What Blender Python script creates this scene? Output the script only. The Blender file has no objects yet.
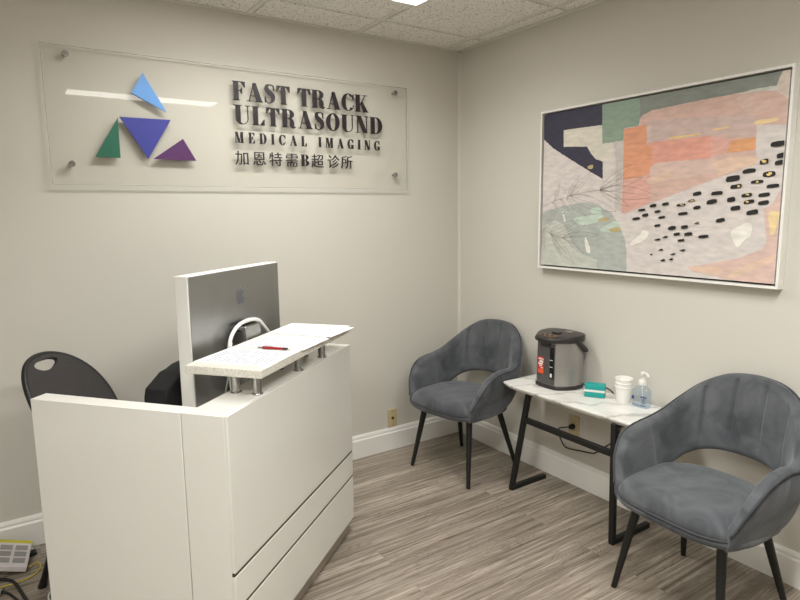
import bpy, bmesh, math, random
from mathutils import Vector, Matrix

random.seed(4)
S = bpy.context.scene
COL = S.collection
PI = math.pi
R = math.radians

# ------------------------------------------------------------------ camera
CEIL = 2.437
def camera_axes(yaw, pitch, roll):
    f = Vector((math.sin(yaw) * math.cos(pitch), math.cos(yaw) * math.cos(pitch), math.sin(pitch)))
    r = Vector((math.cos(yaw), -math.sin(yaw), 0.0))
    u = r.cross(f)
    c, s = math.cos(roll), math.sin(roll)
    return c * r + s * u, -s * r + c * u, f
cam_data = bpy.data.cameras.new('camera')
cam_data.sensor_width = 36.0
cam_data.lens = 36.0 * 598.22 / 800.0
cam_data.clip_start = 0.02
camera = bpy.data.objects.new('camera', cam_data)
COL.objects.link(camera)
ax_r, ax_u, ax_f = camera_axes(0.586403, -0.144659, -0.011693)
camera.matrix_world = Matrix(((ax_r.x, ax_u.x, -ax_f.x, -2.46662),
                              (ax_r.y, ax_u.y, -ax_f.y, -3.01247),
                              (ax_r.z, ax_u.z, -ax_f.z, 1.46), (0, 0, 0, 1)))
S.camera = camera

# ------------------------------------------------------------------ world, exposure
world = bpy.data.worlds.new('world')
S.world = world
world.use_nodes = True
world.node_tree.nodes['Background'].inputs[0].default_value = (0.9, 0.92, 1.0, 1)
world.node_tree.nodes['Background'].inputs[1].default_value = 0.05
S.view_settings.view_transform = 'Standard'
S.view_settings.look = 'None'
S.view_settings.gamma = 1.0
S.view_settings.use_curve_mapping = False
S.view_settings.exposure = 0.05
LAMP_POWER = 31.0
LAMP_COLOUR = (0.99, 1.0, 0.985)
LAMP_SPREAD = R(148)
DIFFUSER_GLOW = 11.0

# ------------------------------------------------------------------ helpers
def lin(c):
    c = c / 255.0
    return c / 12.92 if c <= 0.04045 else ((c + 0.055) / 1.055) ** 2.4
def rgb(t):
    return (lin(t[0]), lin(t[1]), lin(t[2]), 1.0)

def new_mat(name):
    m = bpy.data.materials.new(name)
    m.use_nodes = True
    nt = m.node_tree
    return m, nt, nt.nodes['Principled BSDF']

def mat(name, col, rough=0.5, metal=0.0, noise=0.0, scale=20.0, bump=0.0, bump_scale=200.0, stretch=None,
        coat=0.0, sheen=0.0, spec=None):
    m, nt, b = new_mat(name)
    b.inputs['Base Color'].default_value = rgb(col)
    b.inputs['Roughness'].default_value = rough
    b.inputs['Metallic'].default_value = metal
    if coat:
        b.inputs['Coat Weight'].default_value = coat
        b.inputs['Coat Roughness'].default_value = 0.04
    if sheen:
        b.inputs['Sheen Weight'].default_value = sheen
        b.inputs['Sheen Roughness'].default_value = 0.35
        b.inputs['Sheen Tint'].default_value = (0.8, 0.85, 0.92, 1)
    if spec is not None:
        b.inputs['Specular IOR Level'].default_value = spec
    N, L = nt.nodes, nt.links
    tc = N.new('ShaderNodeTexCoord')
    mp = N.new('ShaderNodeMapping')
    L.new(tc.outputs['Object'], mp.inputs['Vector'])
    if stretch:
        mp.inputs['Scale'].default_value = stretch
    if noise:
        nz = N.new('ShaderNodeTexNoise')
        nz.inputs['Scale'].default_value = scale
        nz.inputs['Detail'].default_value = 5
        L.new(mp.outputs['Vector'], nz.inputs['Vector'])
        mx = N.new('ShaderNodeMix'); mx.data_type = 'RGBA'
        c = rgb(col)
        mx.inputs[6].default_value = tuple(max(0, v * (1 - noise)) for v in c[:3]) + (1,)
        mx.inputs[7].default_value = tuple(min(1, v * (1 + noise)) for v in c[:3]) + (1,)
        rp = N.new('ShaderNodeMapRange')
        rp.inputs['From Min'].default_value = 0.3; rp.inputs['From Max'].default_value = 0.7
        L.new(nz.outputs['Fac'], rp.inputs['Value'])
        L.new(rp.outputs[0], mx.inputs[0])
        L.new(mx.outputs[2], b.inputs['Base Color'])
    if bump:
        nb = N.new('ShaderNodeTexNoise')
        nb.inputs['Scale'].default_value = bump_scale
        nb.inputs['Detail'].default_value = 4
        L.new(mp.outputs['Vector'], nb.inputs['Vector'])
        bp = N.new('ShaderNodeBump')
        bp.inputs['Strength'].default_value = bump
        bp.inputs['Distance'].default_value = 0.002
        L.new(nb.outputs['Fac'], bp.inputs['Height'])
        L.new(bp.outputs['Normal'], b.inputs['Normal'])
    return m

def link_mesh(name, bm, m=None, parent=None, smooth=None, bevel=0.0, segs=2):
    bmesh.ops.recalc_face_normals(bm, faces=bm.faces)
    me = bpy.data.meshes.new(name)
    bm.to_mesh(me); bm.free()
    o = bpy.data.objects.new(name, me)
    COL.objects.link(o)
    for x in (m if isinstance(m, (list, tuple)) else [m]):
        if x: me.materials.append(x)
    if parent: o.parent = parent
    if smooth is not None:
        for p in me.polygons: p.use_smooth = True
        if smooth < 179:
            me.set_sharp_from_angle(angle=R(smooth))
    if bevel:
        md = o.modifiers.new('bevel', 'BEVEL')
        md.width = bevel; md.segments = segs; md.limit_method = 'ANGLE'; md.angle_limit = R(40)
        if smooth is None:
            for p in me.polygons: p.use_smooth = True
            me.set_sharp_from_angle(angle=R(50))
    return o

def tag(o, label, cat, group=None, kind=None):
    o['label'] = label
    if cat: o['category'] = cat
    if group: o['group'] = group
    if kind: o['kind'] = kind
    return o

def thing(name, label, cat, loc=(0, 0, 0), rz=0.0, group=None):
    o = bpy.data.objects.new(name, None)
    o.empty_display_size = 0.1
    COL.objects.link(o)
    o.location = loc; o.rotation_euler = (0, 0, rz)
    return tag(o, label, cat, group)

def structure(name, bm, m, smooth=None, bevel=0.0):
    o = link_mesh(name, bm, m, None, smooth, bevel)
    o['kind'] = 'structure'
    return o

def copy_thing(root, loc, rz, label):
    c = root.copy(); COL.objects.link(c)
    c.location = loc; c.rotation_euler = (0, 0, rz); c['label'] = label
    for ch in list(root.children):
        k = ch.copy(); COL.objects.link(k); k.parent = c
        for g in ch.children:
            q = g.copy(); COL.objects.link(q); q.parent = k
    return c

def box(bm, x0, x1, y0, y1, z0, z1, mi=0):
    v = [bm.verts.new(p) for p in ((x0, y0, z0), (x1, y0, z0), (x1, y1, z0), (x0, y1, z0),
                                   (x0, y0, z1), (x1, y0, z1), (x1, y1, z1), (x0, y1, z1))]
    for f in ((3, 2, 1, 0), (4, 5, 6, 7), (0, 1, 5, 4), (1, 2, 6, 5), (2, 3, 7, 6), (3, 0, 4, 7)):
        bm.faces.new([v[i] for i in f]).material_index = mi
    return bm
def B(*a):
    return box(bmesh.new(), *a)

def prism(bm, pts, h0, h1, axis='z', mi=0):
    """polygon pts extruded along an axis: z -> (x,y), y -> (x,z), x -> (y,z)"""
    def P(p, h):
        if axis == 'z': return (p[0], p[1], h)
        if axis == 'y': return (p[0], h, p[1])
        return (h, p[0], p[1])
    a = [bm.verts.new(P(p, h0)) for p in pts]
    b = [bm.verts.new(P(p, h1)) for p in pts]
    n = len(pts)
    bm.faces.new(a).material_index = mi
    bm.faces.new(list(reversed(b))).material_index = mi
    for i in range(n):
        bm.faces.new((a[i], a[(i + 1) % n], b[(i + 1) % n], b[i])).material_index = mi
    return bm

def lathe(bm, prof, seg=40, cx=0, cy=0, sx=1.0, sy=1.0, power=2.0):
    rings = []
    for r, z in prof:
        if r < 1e-6:
            rings.append([bm.verts.new((cx, cy, z))]); continue
        ring = []
        for i in range(seg):
            a = 2 * PI * i / seg
            c, s = math.cos(a), math.sin(a)
            k = (abs(c) ** power + abs(s) ** power) ** (-1 / power)
            ring.append(bm.verts.new((cx + r * sx * k * c, cy + r * sy * k * s, z)))
        rings.append(ring)
    for a, b in zip(rings[:-1], rings[1:]):
        for i in range(seg):
            j = (i + 1) % seg
            if len(a) == 1 and len(b) == 1: continue
            if len(a) == 1: bm.faces.new((a[0], b[i], b[j]))
            elif len(b) == 1: bm.faces.new((a[i], a[j], b[0]))
            else: bm.faces.new((a[i], a[j], b[j], b[i]))
    for ring in (rings[0], rings[-1]):
        if len(ring) > 1: bm.faces.new(ring)
    return bm

def smooth_path(pts, sub=6):
    P = [Vector(p) for p in pts]
    out = []
    for i in range(len(P) - 1):
        p0 = P[max(i - 1, 0)]; p1 = P[i]; p2 = P[i + 1]; p3 = P[min(i + 2, len(P) - 1)]
        for k in range(sub):
            t = k / sub
            out.append(0.5 * ((2 * p1) + (p2 - p0) * t + (2 * p0 - 5 * p1 + 4 * p2 - p3) * t * t + (3 * p1 - p0 - 3 * p2 + p3) * t ** 3))
    out.append(P[-1])
    return out

def tube(bm, pts, r, seg=8, closed=False, radii=None, flat=1.0):
    P = [Vector(p) for p in pts]
    n = len(P)
    rings = []
    prev = None
    for i in range(n):
        if closed: t = P[(i + 1) % n] - P[i - 1]
        else: t = P[min(i + 1, n - 1)] - P[max(i - 1, 0)]
        t.normalize()
        if prev is None:
            a = Vector((0, 0, 1)) if abs(t.z) < 0.9 else Vector((1, 0, 0))
            u = (a - t * a.dot(t)).normalized()
        else:
            u = (prev - t * prev.dot(t)).normalized()
        prev = u
        w = t.cross(u)
        rr = radii[i] if radii else r
        rings.append([bm.verts.new(P[i] + rr * (math.cos(2 * PI * k / seg) * u * flat + math.sin(2 * PI * k / seg) * w)) for k in range(seg)])
    m = n if closed else n - 1
    for i in range(m):
        a, b = rings[i], rings[(i + 1) % n]
        for k in range(seg):
            bm.faces.new((a[k], a[(k + 1) % seg], b[(k + 1) % seg], b[k]))
    if not closed:
        bm.faces.new(rings[0]); bm.faces.new(list(reversed(rings[-1])))
    return bm

def bar(bm, a, b, w, h=None):
    """square bar from a to b"""
    h = h or w
    a, b = Vector(a), Vector(b)
    t = (b - a).normalized()
    up = Vector((0, 0, 1)) if abs(t.z) < 0.9 else Vector((1, 0, 0))
    u = t.cross(up).normalized(); v = u.cross(t).normalized()
    rings = []
    for p in (a, b):
        rings.append([bm.verts.new(p + u * (w / 2 * i) + v * (h / 2 * j)) for i, j in ((-1, -1), (1, -1), (1, 1), (-1, 1))])
    for k in range(4):
        bm.faces.new((rings[0][k], rings[0][(k + 1) % 4], rings[1][(k + 1) % 4], rings[1][k]))
    bm.faces.new(rings[0]); bm.faces.new(list(reversed(rings[1])))
    return bm

def fillet(pts, r, seg=5):
    """round the corners of a 2-d polygon"""
    out = []
    n = len(pts)
    for i in range(n):
        p = Vector(pts[i]); a = Vector(pts[i - 1]); b = Vector(pts[(i + 1) % n])
        rr = r[i] if isinstance(r, (list, tuple)) else r
        if rr <= 0: out.append(tuple(p)); continue
        p0 = p + (a - p).normalized() * rr; p1 = p + (b - p).normalized() * rr
        for k in range(seg + 1):
            t = k / seg
            q = (1 - t) ** 2 * p0 + 2 * t * (1 - t) * p + t * t * p1
            out.append((q.x, q.y))
    return out

# ------------------------------------------------------------------ materials
def wall_material(name='wall_paint', col=(208, 204, 194)):
    return mat(name, col, 0.62, noise=0.012, scale=1.3, bump=0.12, bump_scale=260)
M_wall = wall_material()
M_trim = mat('white_trim_paint', (236, 234, 228), 0.35, noise=0.01, scale=4)

def floor_material():
    m, nt, b = new_mat('grey_oak_vinyl_planks')
    N, L = nt.nodes, nt.links
    tc = N.new('ShaderNodeTexCoord')
    br = N.new('ShaderNodeTexBrick')
    br.offset = 0.37; br.offset_frequency = 2
    br.inputs['Color1'].default_value = (0, 0, 0, 1)
    br.inputs['Color2'].default_value = (1, 1, 1, 1)
    br.inputs['Mortar'].default_value = (0.5, 0.5, 0.5, 1)
    br.inputs['Scale'].default_value = 1.0
    br.inputs['Mortar Size'].default_value = 0.0012
    br.inputs['Mortar Smooth'].default_value = 0.0
    br.inputs['Brick Width'].default_value = 1.22
    br.inputs['Row Height'].default_value = 0.152
    L.new(tc.outputs['Object'], br.inputs['Vector'])
    sep = N.new('ShaderNodeSeparateXYZ'); L.new(tc.outputs['Object'], sep.inputs[0])
    # shift the grain per plank
    off = N.new('ShaderNodeMath'); off.operation = 'MULTIPLY'; off.inputs[1].default_value = 37.0
    L.new(br.outputs['Color'], off.inputs[0])
    cmb = N.new('ShaderNodeCombineXYZ')
    ax = N.new('ShaderNodeMath'); ax.operation = 'ADD'
    L.new(sep.outputs['X'], ax.inputs[0]); L.new(off.outputs[0], ax.inputs[1])
    L.new(ax.outputs[0], cmb.inputs['X']); L.new(sep.outputs['Y'], cmb.inputs['Y']); L.new(off.outputs[0], cmb.inputs['Z'])
    def noise(scale_vec, scale, detail, dist=0.0):
        mp = N.new('ShaderNodeMapping'); mp.inputs['Scale'].default_value = scale_vec
        L.new(cmb.outputs[0], mp.inputs['Vector'])
        nz = N.new('ShaderNodeTexNoise'); nz.inputs['Scale'].default_value = scale
        nz.inputs['Detail'].default_value = detail; nz.inputs['Distortion'].default_value = dist
        nz.inputs['Roughness'].default_value = 0.62
        L.new(mp.outputs[0], nz.inputs['Vector'])
        return nz.outputs['Fac']
    g1 = noise((0.5, 15, 1), 3.2, 7, 1.0)
    g2 = noise((0.7, 70, 1), 5.0, 4, 0.3)
    g3 = noise((0.6, 3.5, 1), 2.0, 3, 1.6)
    r1 = N.new('ShaderNodeValToRGB'); r1.color_ramp.interpolation = 'EASE'
    e = r1.color_ramp.elements
    e[0].position = 0.30; e[0].color = rgb((94, 84, 73))
    e[1].position = 0.66; e[1].color = rgb((177, 167, 153))
    k = e.new(0.46); k.color = rgb((142, 131, 117))
    L.new(g1, r1.inputs[0])
    def mixc(a, bcol, fac, mode='MULTIPLY'):
        mx = N.new('ShaderNodeMix'); mx.data_type = 'RGBA'; mx.blend_type = mode
        if isinstance(fac, float): mx.inputs[0].default_value = fac
        else: L.new(fac, mx.inputs[0])
        L.new(a, mx.inputs[6])
        if isinstance(bcol, tuple): mx.inputs[7].default_value = bcol
        else: L.new(bcol, mx.inputs[7])
        return mx.outputs[2]
    r2 = N.new('ShaderNodeValToRGB')
    r2.color_ramp.elements[0].position = 0.35; r2.color_ramp.elements[0].color = (0.46, 0.44, 0.42, 1)
    r2.color_ramp.elements[1].position = 0.6; r2.color_ramp.elements[1].color = (1.06, 1.05, 1.04, 1)
    L.new(g2, r2.inputs[0])
    c = mixc(r1.outputs[0], r2.outputs[0], 0.55)
    r3 = N.new('ShaderNodeValToRGB')
    r3.color_ramp.elements[0].position = 0.35; r3.color_ramp.elements[0].color = (0.78, 0.77, 0.76, 1)
    r3.color_ramp.elements[1].position = 0.6; r3.color_ramp.elements[1].color = (1.08, 1.08, 1.08, 1)
    L.new(g3, r3.inputs[0])
    c = mixc(c, r3.outputs[0], 0.8)
    # cathedral figure: warped rings drawn out along the plank
    mpw = N.new('ShaderNodeMapping'); mpw.inputs['Scale'].default_value = (0.55, 6.0, 1)
    L.new(cmb.outputs[0], mpw.inputs['Vector'])
    wn = N.new('ShaderNodeTexNoise'); wn.inputs['Scale'].default_value = 2.2; wn.inputs['Detail'].default_value = 2; wn.inputs['Distortion'].default_value = 0.4
    L.new(mpw.outputs[0], wn.inputs['Vector'])
    wm = N.new('ShaderNodeMath'); wm.operation = 'MULTIPLY'; wm.inputs[1].default_value = 26.0
    L.new(wn.outputs['Fac'], wm.inputs[0])
    wf = N.new('ShaderNodeMath'); wf.operation = 'FRACT'; L.new(wm.outputs[0], wf.inputs[0])
    rw = N.new('ShaderNodeValToRGB')
    rw.color_ramp.elements[0].position = 0.0; rw.color_ramp.elements[0].color = (0.62, 0.6, 0.58, 1)
    rw.color_ramp.elements[1].position = 0.45; rw.color_ramp.elements[1].color = (1.03, 1.03, 1.03, 1)
    L.new(wf.outputs[0], rw.inputs[0])
    c = mixc(c, rw.outputs[0], 0.68)
    pk = N.new('ShaderNodeMapRange'); pk.inputs['To Min'].default_value = 0.88; pk.inputs['To Max'].default_value = 1.1
    L.new(br.outputs['Color'], pk.inputs['Value'])
    cc = N.new('ShaderNodeCombineColor')
    for i in range(3): L.new(pk.outputs[0], cc.inputs[i])
    c = mixc(c, cc.outputs[0], 1.0)
    c = mixc(c, (0.22, 0.19, 0.16, 1), br.outputs['Fac'], 'MIX')
    L.new(c, b.inputs['Base Color'])
    b.inputs['Roughness'].default_value = 0.42
    bp = N.new('ShaderNodeBump'); bp.inputs['Strength'].default_value = 0.15; bp.inputs['Distance'].default_value = 0.001
    L.new(g2, bp.inputs['Height']); L.new(bp.outputs[0], b.inputs['Normal'])
    return m

def ceiling_material():
    m, nt, b = new_mat('acoustic_ceiling_tile')
    N, L = nt.nodes, nt.links
    tc = N.new('ShaderNodeTexCoord')
    n1 = N.new('ShaderNodeTexNoise'); n1.inputs['Scale'].default_value = 120; n1.inputs['Detail'].default_value = 3
    L.new(tc.outputs['Object'], n1.inputs['Vector'])
    r = N.new('ShaderNodeValToRGB')
    r.color_ramp.elements[0].position = 0.34; r.color_ramp.elements[0].color = rgb((168, 162, 152))
    r.color_ramp.elements[1].position = 0.44; r.color_ramp.elements[1].color = rgb((240, 236, 229))
    L.new(n1.outputs['Fac'], r.inputs[0])
    L.new(r.outputs[0], b.inputs['Base Color'])
    b.inputs['Roughness'].default_value = 0.95
    bp = N.new('ShaderNodeBump'); bp.inputs['Strength'].default_value = 0.5; bp.inputs['Distance'].default_value = 0.002
    L.new(n1.outputs['Fac'], bp.inputs['Height']); L.new(bp.outputs[0], b.inputs['Normal'])
    return m

M_floor = floor_material()
M_tile = ceiling_material()
M_tee = mat('white_ceiling_tee', (226, 222, 214), 0.5)
M_lacquer = mat('white_gloss_lacquer', (226, 224, 217), 0.16, coat=0.6, noise=0.006, scale=3)
M_steel = mat('brushed_steel', (168, 160, 149), 0.38, 0.75, noise=0.08, scale=30, stretch=(1, 1, 14))
M_strip = mat('steel_inlay', (104, 94, 84), 0.28, 1.0, noise=0.1, scale=30)
M_chrome = mat('chrome', (178, 177, 174), 0.16, 1.0, noise=0.03, scale=10)
M_stone = mat('speckled_stone_slab', (212, 208, 197), 0.35, noise=0.2, scale=190)
M_black = mat('black_powder_coat', (13, 13, 13), 0.5, noise=0.15, scale=60)
M_rubber = mat('black_rubber', (20, 20, 20), 0.6, noise=0.2, scale=60)
M_alu = mat('satin_aluminium', (172, 172, 170), 0.33, 1.0, noise=0.03, scale=14)
M_logo = mat('grey_polished_logo', (120, 121, 128), 0.22, 0.6, noise=0.03, scale=10)
M_shell = mat('white_plastic', (226, 225, 219), 0.35, noise=0.01, scale=10)
M_screen = mat('dark_glass', (14, 15, 17), 0.08, noise=0.05, scale=10)
M_cupwhite = mat('white_paper_cup', (240, 239, 233), 0.55, noise=0.015, scale=30)
M_ivory = mat('ivory_plastic', (196, 180, 142), 0.4, noise=0.03, scale=30)
M_hole = mat('dark_slot', (20, 18, 16), 0.7, noise=0.1, scale=30)
M_brass = mat('brass', (140, 116, 70), 0.35, 1.0, noise=0.05, scale=30)

def velvet_material():
    m, nt, b = new_mat('grey_velvet')
    N, L = nt.nodes, nt.links
    tc = N.new('ShaderNodeTexCoord')
    n1 = N.new('ShaderNodeTexNoise'); n1.inputs['Scale'].default_value = 7.0; n1.inputs['Detail'].default_value = 6
    n1.inputs['Distortion'].default_value = 1.2
    L.new(tc.outputs['Object'], n1.inputs['Vector'])
    r = N.new('ShaderNodeValToRGB')
    r.color_ramp.elements[0].position = 0.33; r.color_ramp.elements[0].color = rgb((70, 72, 75))
    r.color_ramp.elements[1].position = 0.68; r.color_ramp.elements[1].color = rgb((99, 101, 104))
    L.new(n1.outputs['Fac'], r.inputs[0])
    L.new(r.outputs[0], b.inputs['Base Color'])
    b.inputs['Roughness'].default_value = 0.85
    b.inputs['Specular IOR Level'].default_value = 0.15
    b.inputs['Sheen Weight'].default_value = 0.35
    b.inputs['Sheen Roughness'].default_value = 0.4
    b.inputs['Sheen Tint'].default_value = (0.85, 0.88, 0.93, 1)
    n2 = N.new('ShaderNodeTexNoise'); n2.inputs['Scale'].default_value = 600
    L.new(tc.outputs['Object'], n2.inputs['Vector'])
    bp = N.new('ShaderNodeBump'); bp.inputs['Strength'].default_value = 0.2; bp.inputs['Distance'].default_value = 0.001
    L.new(n2.outputs['Fac'], bp.inputs['Height']); L.new(bp.outputs[0], b.inputs['Normal'])
    return m
M_velvet = velvet_material()
M_piping = mat('dark_velvet_piping', (58, 60, 64), 0.8, noise=0.1, scale=60, sheen=0.2)

def marble_material():
    m, nt, b = new_mat('white_marble')
    N, L = nt.nodes, nt.links
    tc = N.new('ShaderNodeTexCoord')
    n0 = N.new('ShaderNodeTexNoise'); n0.inputs['Scale'].default_value = 5; n0.inputs['Detail'].default_value = 6
    L.new(tc.outputs['Object'], n0.inputs['Vector'])
    w = N.new('ShaderNodeTexWave'); w.inputs['Scale'].default_value = 3.2; w.inputs['Distortion'].default_value = 9
    w.inputs['Detail'].default_value = 4; w.inputs['Detail Scale'].default_value = 1.4; w.bands_direction = 'DIAGONAL'
    L.new(tc.outputs['Object'], w.inputs['Vector'])
    r = N.new('ShaderNodeValToRGB')
    e = r.color_ramp.elements
    e[0].position = 0.0; e[0].color = rgb((196, 193, 186))
    e[1].position = 0.16; e[1].color = rgb((232, 230, 224))
    k = e.new(0.06); k.color = rgb((220, 218, 212))
    L.new(w.outputs['Fac'], r.inputs[0])
    mx = N.new('ShaderNodeMix'); mx.data_type = 'RGBA'; mx.blend_type = 'MULTIPLY'; mx.inputs[0].default_value = 0.6
    r2 = N.new('ShaderNodeValToRGB')
    r2.color_ramp.elements[0].position = 0.35; r2.color_ramp.elements[0].color = (0.72, 0.71, 0.69, 1)
    r2.color_ramp.elements[1].position = 0.55; r2.color_ramp.elements[1].color = (1, 1, 1, 1)
    L.new(n0.outputs['Fac'], r2.inputs[0])
    L.new(r.outputs[0], mx.inputs[6]); L.new(r2.outputs[0], mx.inputs[7])
    L.new(mx.outputs[2], b.inputs['Base Color'])
    b.inputs['Roughness'].default_value = 0.22
    return m
M_marble = marble_material()

def clear_material(name, tint, gloss=0.06, rough=0.02, diffuse=0.0):
    """thin clear plastic: lets light through, mirrors by Fresnel, a trace of milky diffuse"""
    m, nt, b = new_mat(name)
    N, L = nt.nodes, nt.links
    N.remove(b)
    out = N['Material Output']
    tr = N.new('ShaderNodeBsdfTransparent'); tr.inputs[0].default_value = tint
    df = N.new('ShaderNodeBsdfDiffuse'); df.inputs[0].default_value = (0.8, 0.8, 0.77, 1)
    gl = N.new('ShaderNodeBsdfGlossy'); gl.inputs['Roughness'].default_value = rough
    fr = N.new('ShaderNodeFresnel'); fr.inputs['IOR'].default_value = 1.49
    m1 = N.new('ShaderNodeMixShader'); m1.inputs[0].default_value = diffuse
    L.new(tr.outputs[0], m1.inputs[1]); L.new(df.outputs[0], m1.inputs[2])
    m2 = N.new('ShaderNodeMixShader')
    ge = N.new('ShaderNodeNewGeometry')          # mirror only at the outer face
    mu = N.new('ShaderNodeMath'); mu.operation = 'MULTIPLY_ADD'; mu.inputs[1].default_value = -1.0; mu.inputs[2].default_value = 1.0
    L.new(ge.outputs['Backfacing'], mu.inputs[0])
    mf = N.new('ShaderNodeMath'); mf.operation = 'MULTIPLY'
    L.new(mu.outputs[0], mf.inputs[0]); L.new(fr.outputs[0], mf.inputs[1])
    L.new(mf.outputs[0], m2.inputs[0]); L.new(m1.outputs[0], m2.inputs[1]); L.new(gl.outputs[0], m2.inputs[2])
    L.new(m2.outputs[0], out.inputs[0])
    return m
M_acrylic = clear_material('clear_acrylic', (0.985, 0.985, 0.975, 1), diffuse=0.02)
M_acrylic_edge = clear_material('acrylic_edge', (0.8, 0.83, 0.8, 1), diffuse=0.25, rough=0.2)
M_clear = clear_material('clear_bottle_plastic', (0.80, 0.87, 0.93, 1), diffuse=0.12, rough=0.05)

def lamp_material():
    m, nt, b = new_mat('light_panel_diffuser')
    b.inputs['Base Color'].default_value = (0.9, 0.9, 0.88, 1)
    b.inputs['Emission Color'].default_value = (1, 0.975, 0.935, 1)
    b.inputs['Emission Strength'].default_value = DIFFUSER_GLOW
    return m
M_lamp = lamp_material()

# ------------------------------------------------------------------ the room
XL, YF = -4.4, -4.4
structure('floor', B(XL, 0, YF, 0, -0.05, 0), M_floor)
structure('wall_back', B(XL - 0.1, 0.1, 0, 0.1, -0.05, CEIL + 0.1), M_wall)
structure('wall_right', B(0, 0.1, YF - 0.1, 0, -0.05, CEIL + 0.1), M_wall)
structure('wall_left', B(XL - 0.1, XL, YF - 0.1, 0, -0.05, CEIL + 0.1), M_wall)
structure('wall_front', B(XL, 0, YF - 0.1, YF, -0.05, CEIL + 0.1), M_wall)

# suspended ceiling: tiles with a stepped edge, tees between them, wall angle round the edge
TX = [-0.13 - 0.6096 * k for k in range(8)]
TY = [-0.28 - 0.6096 * k for k in range(10)]
bm = bmesh.new()
box(bm, XL, 0, YF, 0, CEIL + 0.008, CEIL + 0.06)
xs = [0.0 - 0.012] + TX; ys = [0.0 - 0.012] + TY
xs = [x for x in xs if x > XL] + [XL]; ys = [y for y in ys if y > YF] + [YF]
for i in range(len(xs) - 1):
    for j in range(len(ys) - 1):
        box(bm, xs[i + 1] + 0.020, xs[i] - 0.020, ys[j + 1] + 0.020, ys[j] - 0.020, CEIL, CEIL + 0.012)
structure('ceiling', bm, M_tile)
bm = bmesh.new()
for x in TX:
    if x > XL: box(bm, x - 0.012, x + 0.012, YF, 0, CEIL + 0.002, CEIL + 0.009)
for y in TY:
    if y > YF: box(bm, XL, 0, y - 0.012, y + 0.012, CEIL + 0.003, CEIL + 0.0095)
for (a, b, c, d) in ((XL, 0, -0.022, 0), (-0.022, 0, YF, 0), (XL, XL + 0.022, YF, 0), (XL, 0, YF, YF + 0.022)):
    box(bm, a, b, c, d, CEIL - 0.002, CEIL + 0.009)
structure('trim_1', bm, M_tee)

BASE_PROFILE = [(0, 0), (0.016, 0), (0.016, 0.108), (0.011, 0.116), (0.011, 0.126), (0.006, 0.139), (0, 0.139)]
structure('trim_2', prism(bmesh.new(), [(0, 0), (-0.013, 0), (-0.010, -0.004), (-0.004, -0.010), (0, -0.013)], 0.139, CEIL, 'z'), M_wall)
structure('baseboard_back', prism(bmesh.new(), [(-d, z) for d, z in BASE_PROFILE], XL, 0, 'x'), M_trim)
structure('baseboard_right', prism(bmesh.new(), [(-d, z) for d, z in BASE_PROFILE], YF, -0.016, 'y'), M_trim)
structure('baseboard_left', prism(bmesh.new(), [(XL + d, z) for d, z in BASE_PROFILE], YF, -0.016, 'y'), M_trim)

# ceiling lights: 1 x 4 ft panels lying in the grid
def ceiling_light(x1, y1, label, power=1.0):
    w, d = 1.19, 0.285
    t = thing('ceiling_light', label, 'ceiling light', (x1 - w / 2, y1 - d / 2, CEIL), 0, 'flat ceiling light panels')
    bm = bmesh.new()
    f = 0.014
    for a in ((-w / 2, w / 2, -d / 2, -d / 2 + f), (-w / 2, w / 2, d / 2 - f, d / 2), (-w / 2, -w / 2 + f, -d / 2 + f, d / 2 - f), (w / 2 - f, w / 2, -d / 2 + f, d / 2 - f)):
        box(bm, a[0], a[1], a[2], a[3], -0.008, 0.0)
    link_mesh('frame', bm, M_tee, t)
    link_mesh('diffuser', B(-w / 2 + f, w / 2 - f, -d / 2 + f, d / 2 - f, -0.004, 0.0), M_lamp, t)
    ld = bpy.data.lights.new('lamp', 'AREA')
    ld.shape = 'RECTANGLE'; ld.size = w - 2 * f; ld.size_y = d - 2 * f
    ld.energy = LAMP_POWER * power; ld.color = LAMP_COLOUR; ld.spread = LAMP_SPREAD
    lo = bpy.data.objects.new('lamp', ld)
    COL.objects.link(lo); lo.parent = t; lo.location = (0, 0, -0.012)
    return t
ceiling_light(-0.715, -0.553, 'flat white ceiling light panel above the corner with the armchairs', 0.36)
for x, y in ((-0.755, -2.40), (-2.585, -2.40), ):  # right one mirrors in the sign; left one is added as unseen fill
    ceiling_light(x, y, 'flat white ceiling light panel overhead, not seen directly by the camera')

# ------------------------------------------------------------------ reception desk (local x along its front, local y inwards)
DESK = (-1.965, -1.343, 0.0)
DRZ = R(40.04)
desk = thing('reception_desk', 'white gloss reception desk with steel inlay strips and raised stone shelf', 'desk', DESK, DRZ)
DH = 0.88
LEN, DEP = 0.9934, 0.138
link_mesh('counter_body', prism(bmesh.new(), [(0.0, 0.012), (LEN, 0.012), (LEN, DEP), (0.056, DEP), (0.056, 0.1555), (-0.001, 0.1555)], 0.0584, DH), M_lacquer, desk, bevel=0.002)
for z0, z1 in ((0.3865, DH), (0.2683, 0.3745), (0.0584, 0.2563)):
    link_mesh('front_panel', B(0.0, LEN, 0.0, 0.0118, z0, z1), M_lacquer, desk, bevel=0.0012)
for z0, z1 in ((0.3745, 0.3865), (0.2563, 0.2683)):
    o = link_mesh('inlay_strip', B(0.0005, LEN - 0.0005, 0.003, 0.0118, z0, z1), M_strip, desk)
    o['label'] = 'narrow steel strip let into the front'
link_mesh('side_panel', prism(bmesh.new(), [(-0.001, 0.158), (0.056, 0.158), (0.060, 0.722), (-0.0055, 0.718)], 0.0, DH), M_lacquer, desk, bevel=0.002)
o = link_mesh('toe_kick', B(0.03, 0.945, 0.006, 0.13, 0.012, 0.0582), M_steel, desk); o['label'] = 'recessed steel toe kick'
for x in (0.08, 0.93):
    link_mesh('levelling_foot', lathe(bmesh.new(), [(0, 0), (0.018, 0), (0.018, 0.006), (0.008, 0.008), (0.008, 0.0118), (0, 0.0118)], 16, x, 0.035), M_rubber, desk, smooth=40)
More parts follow.
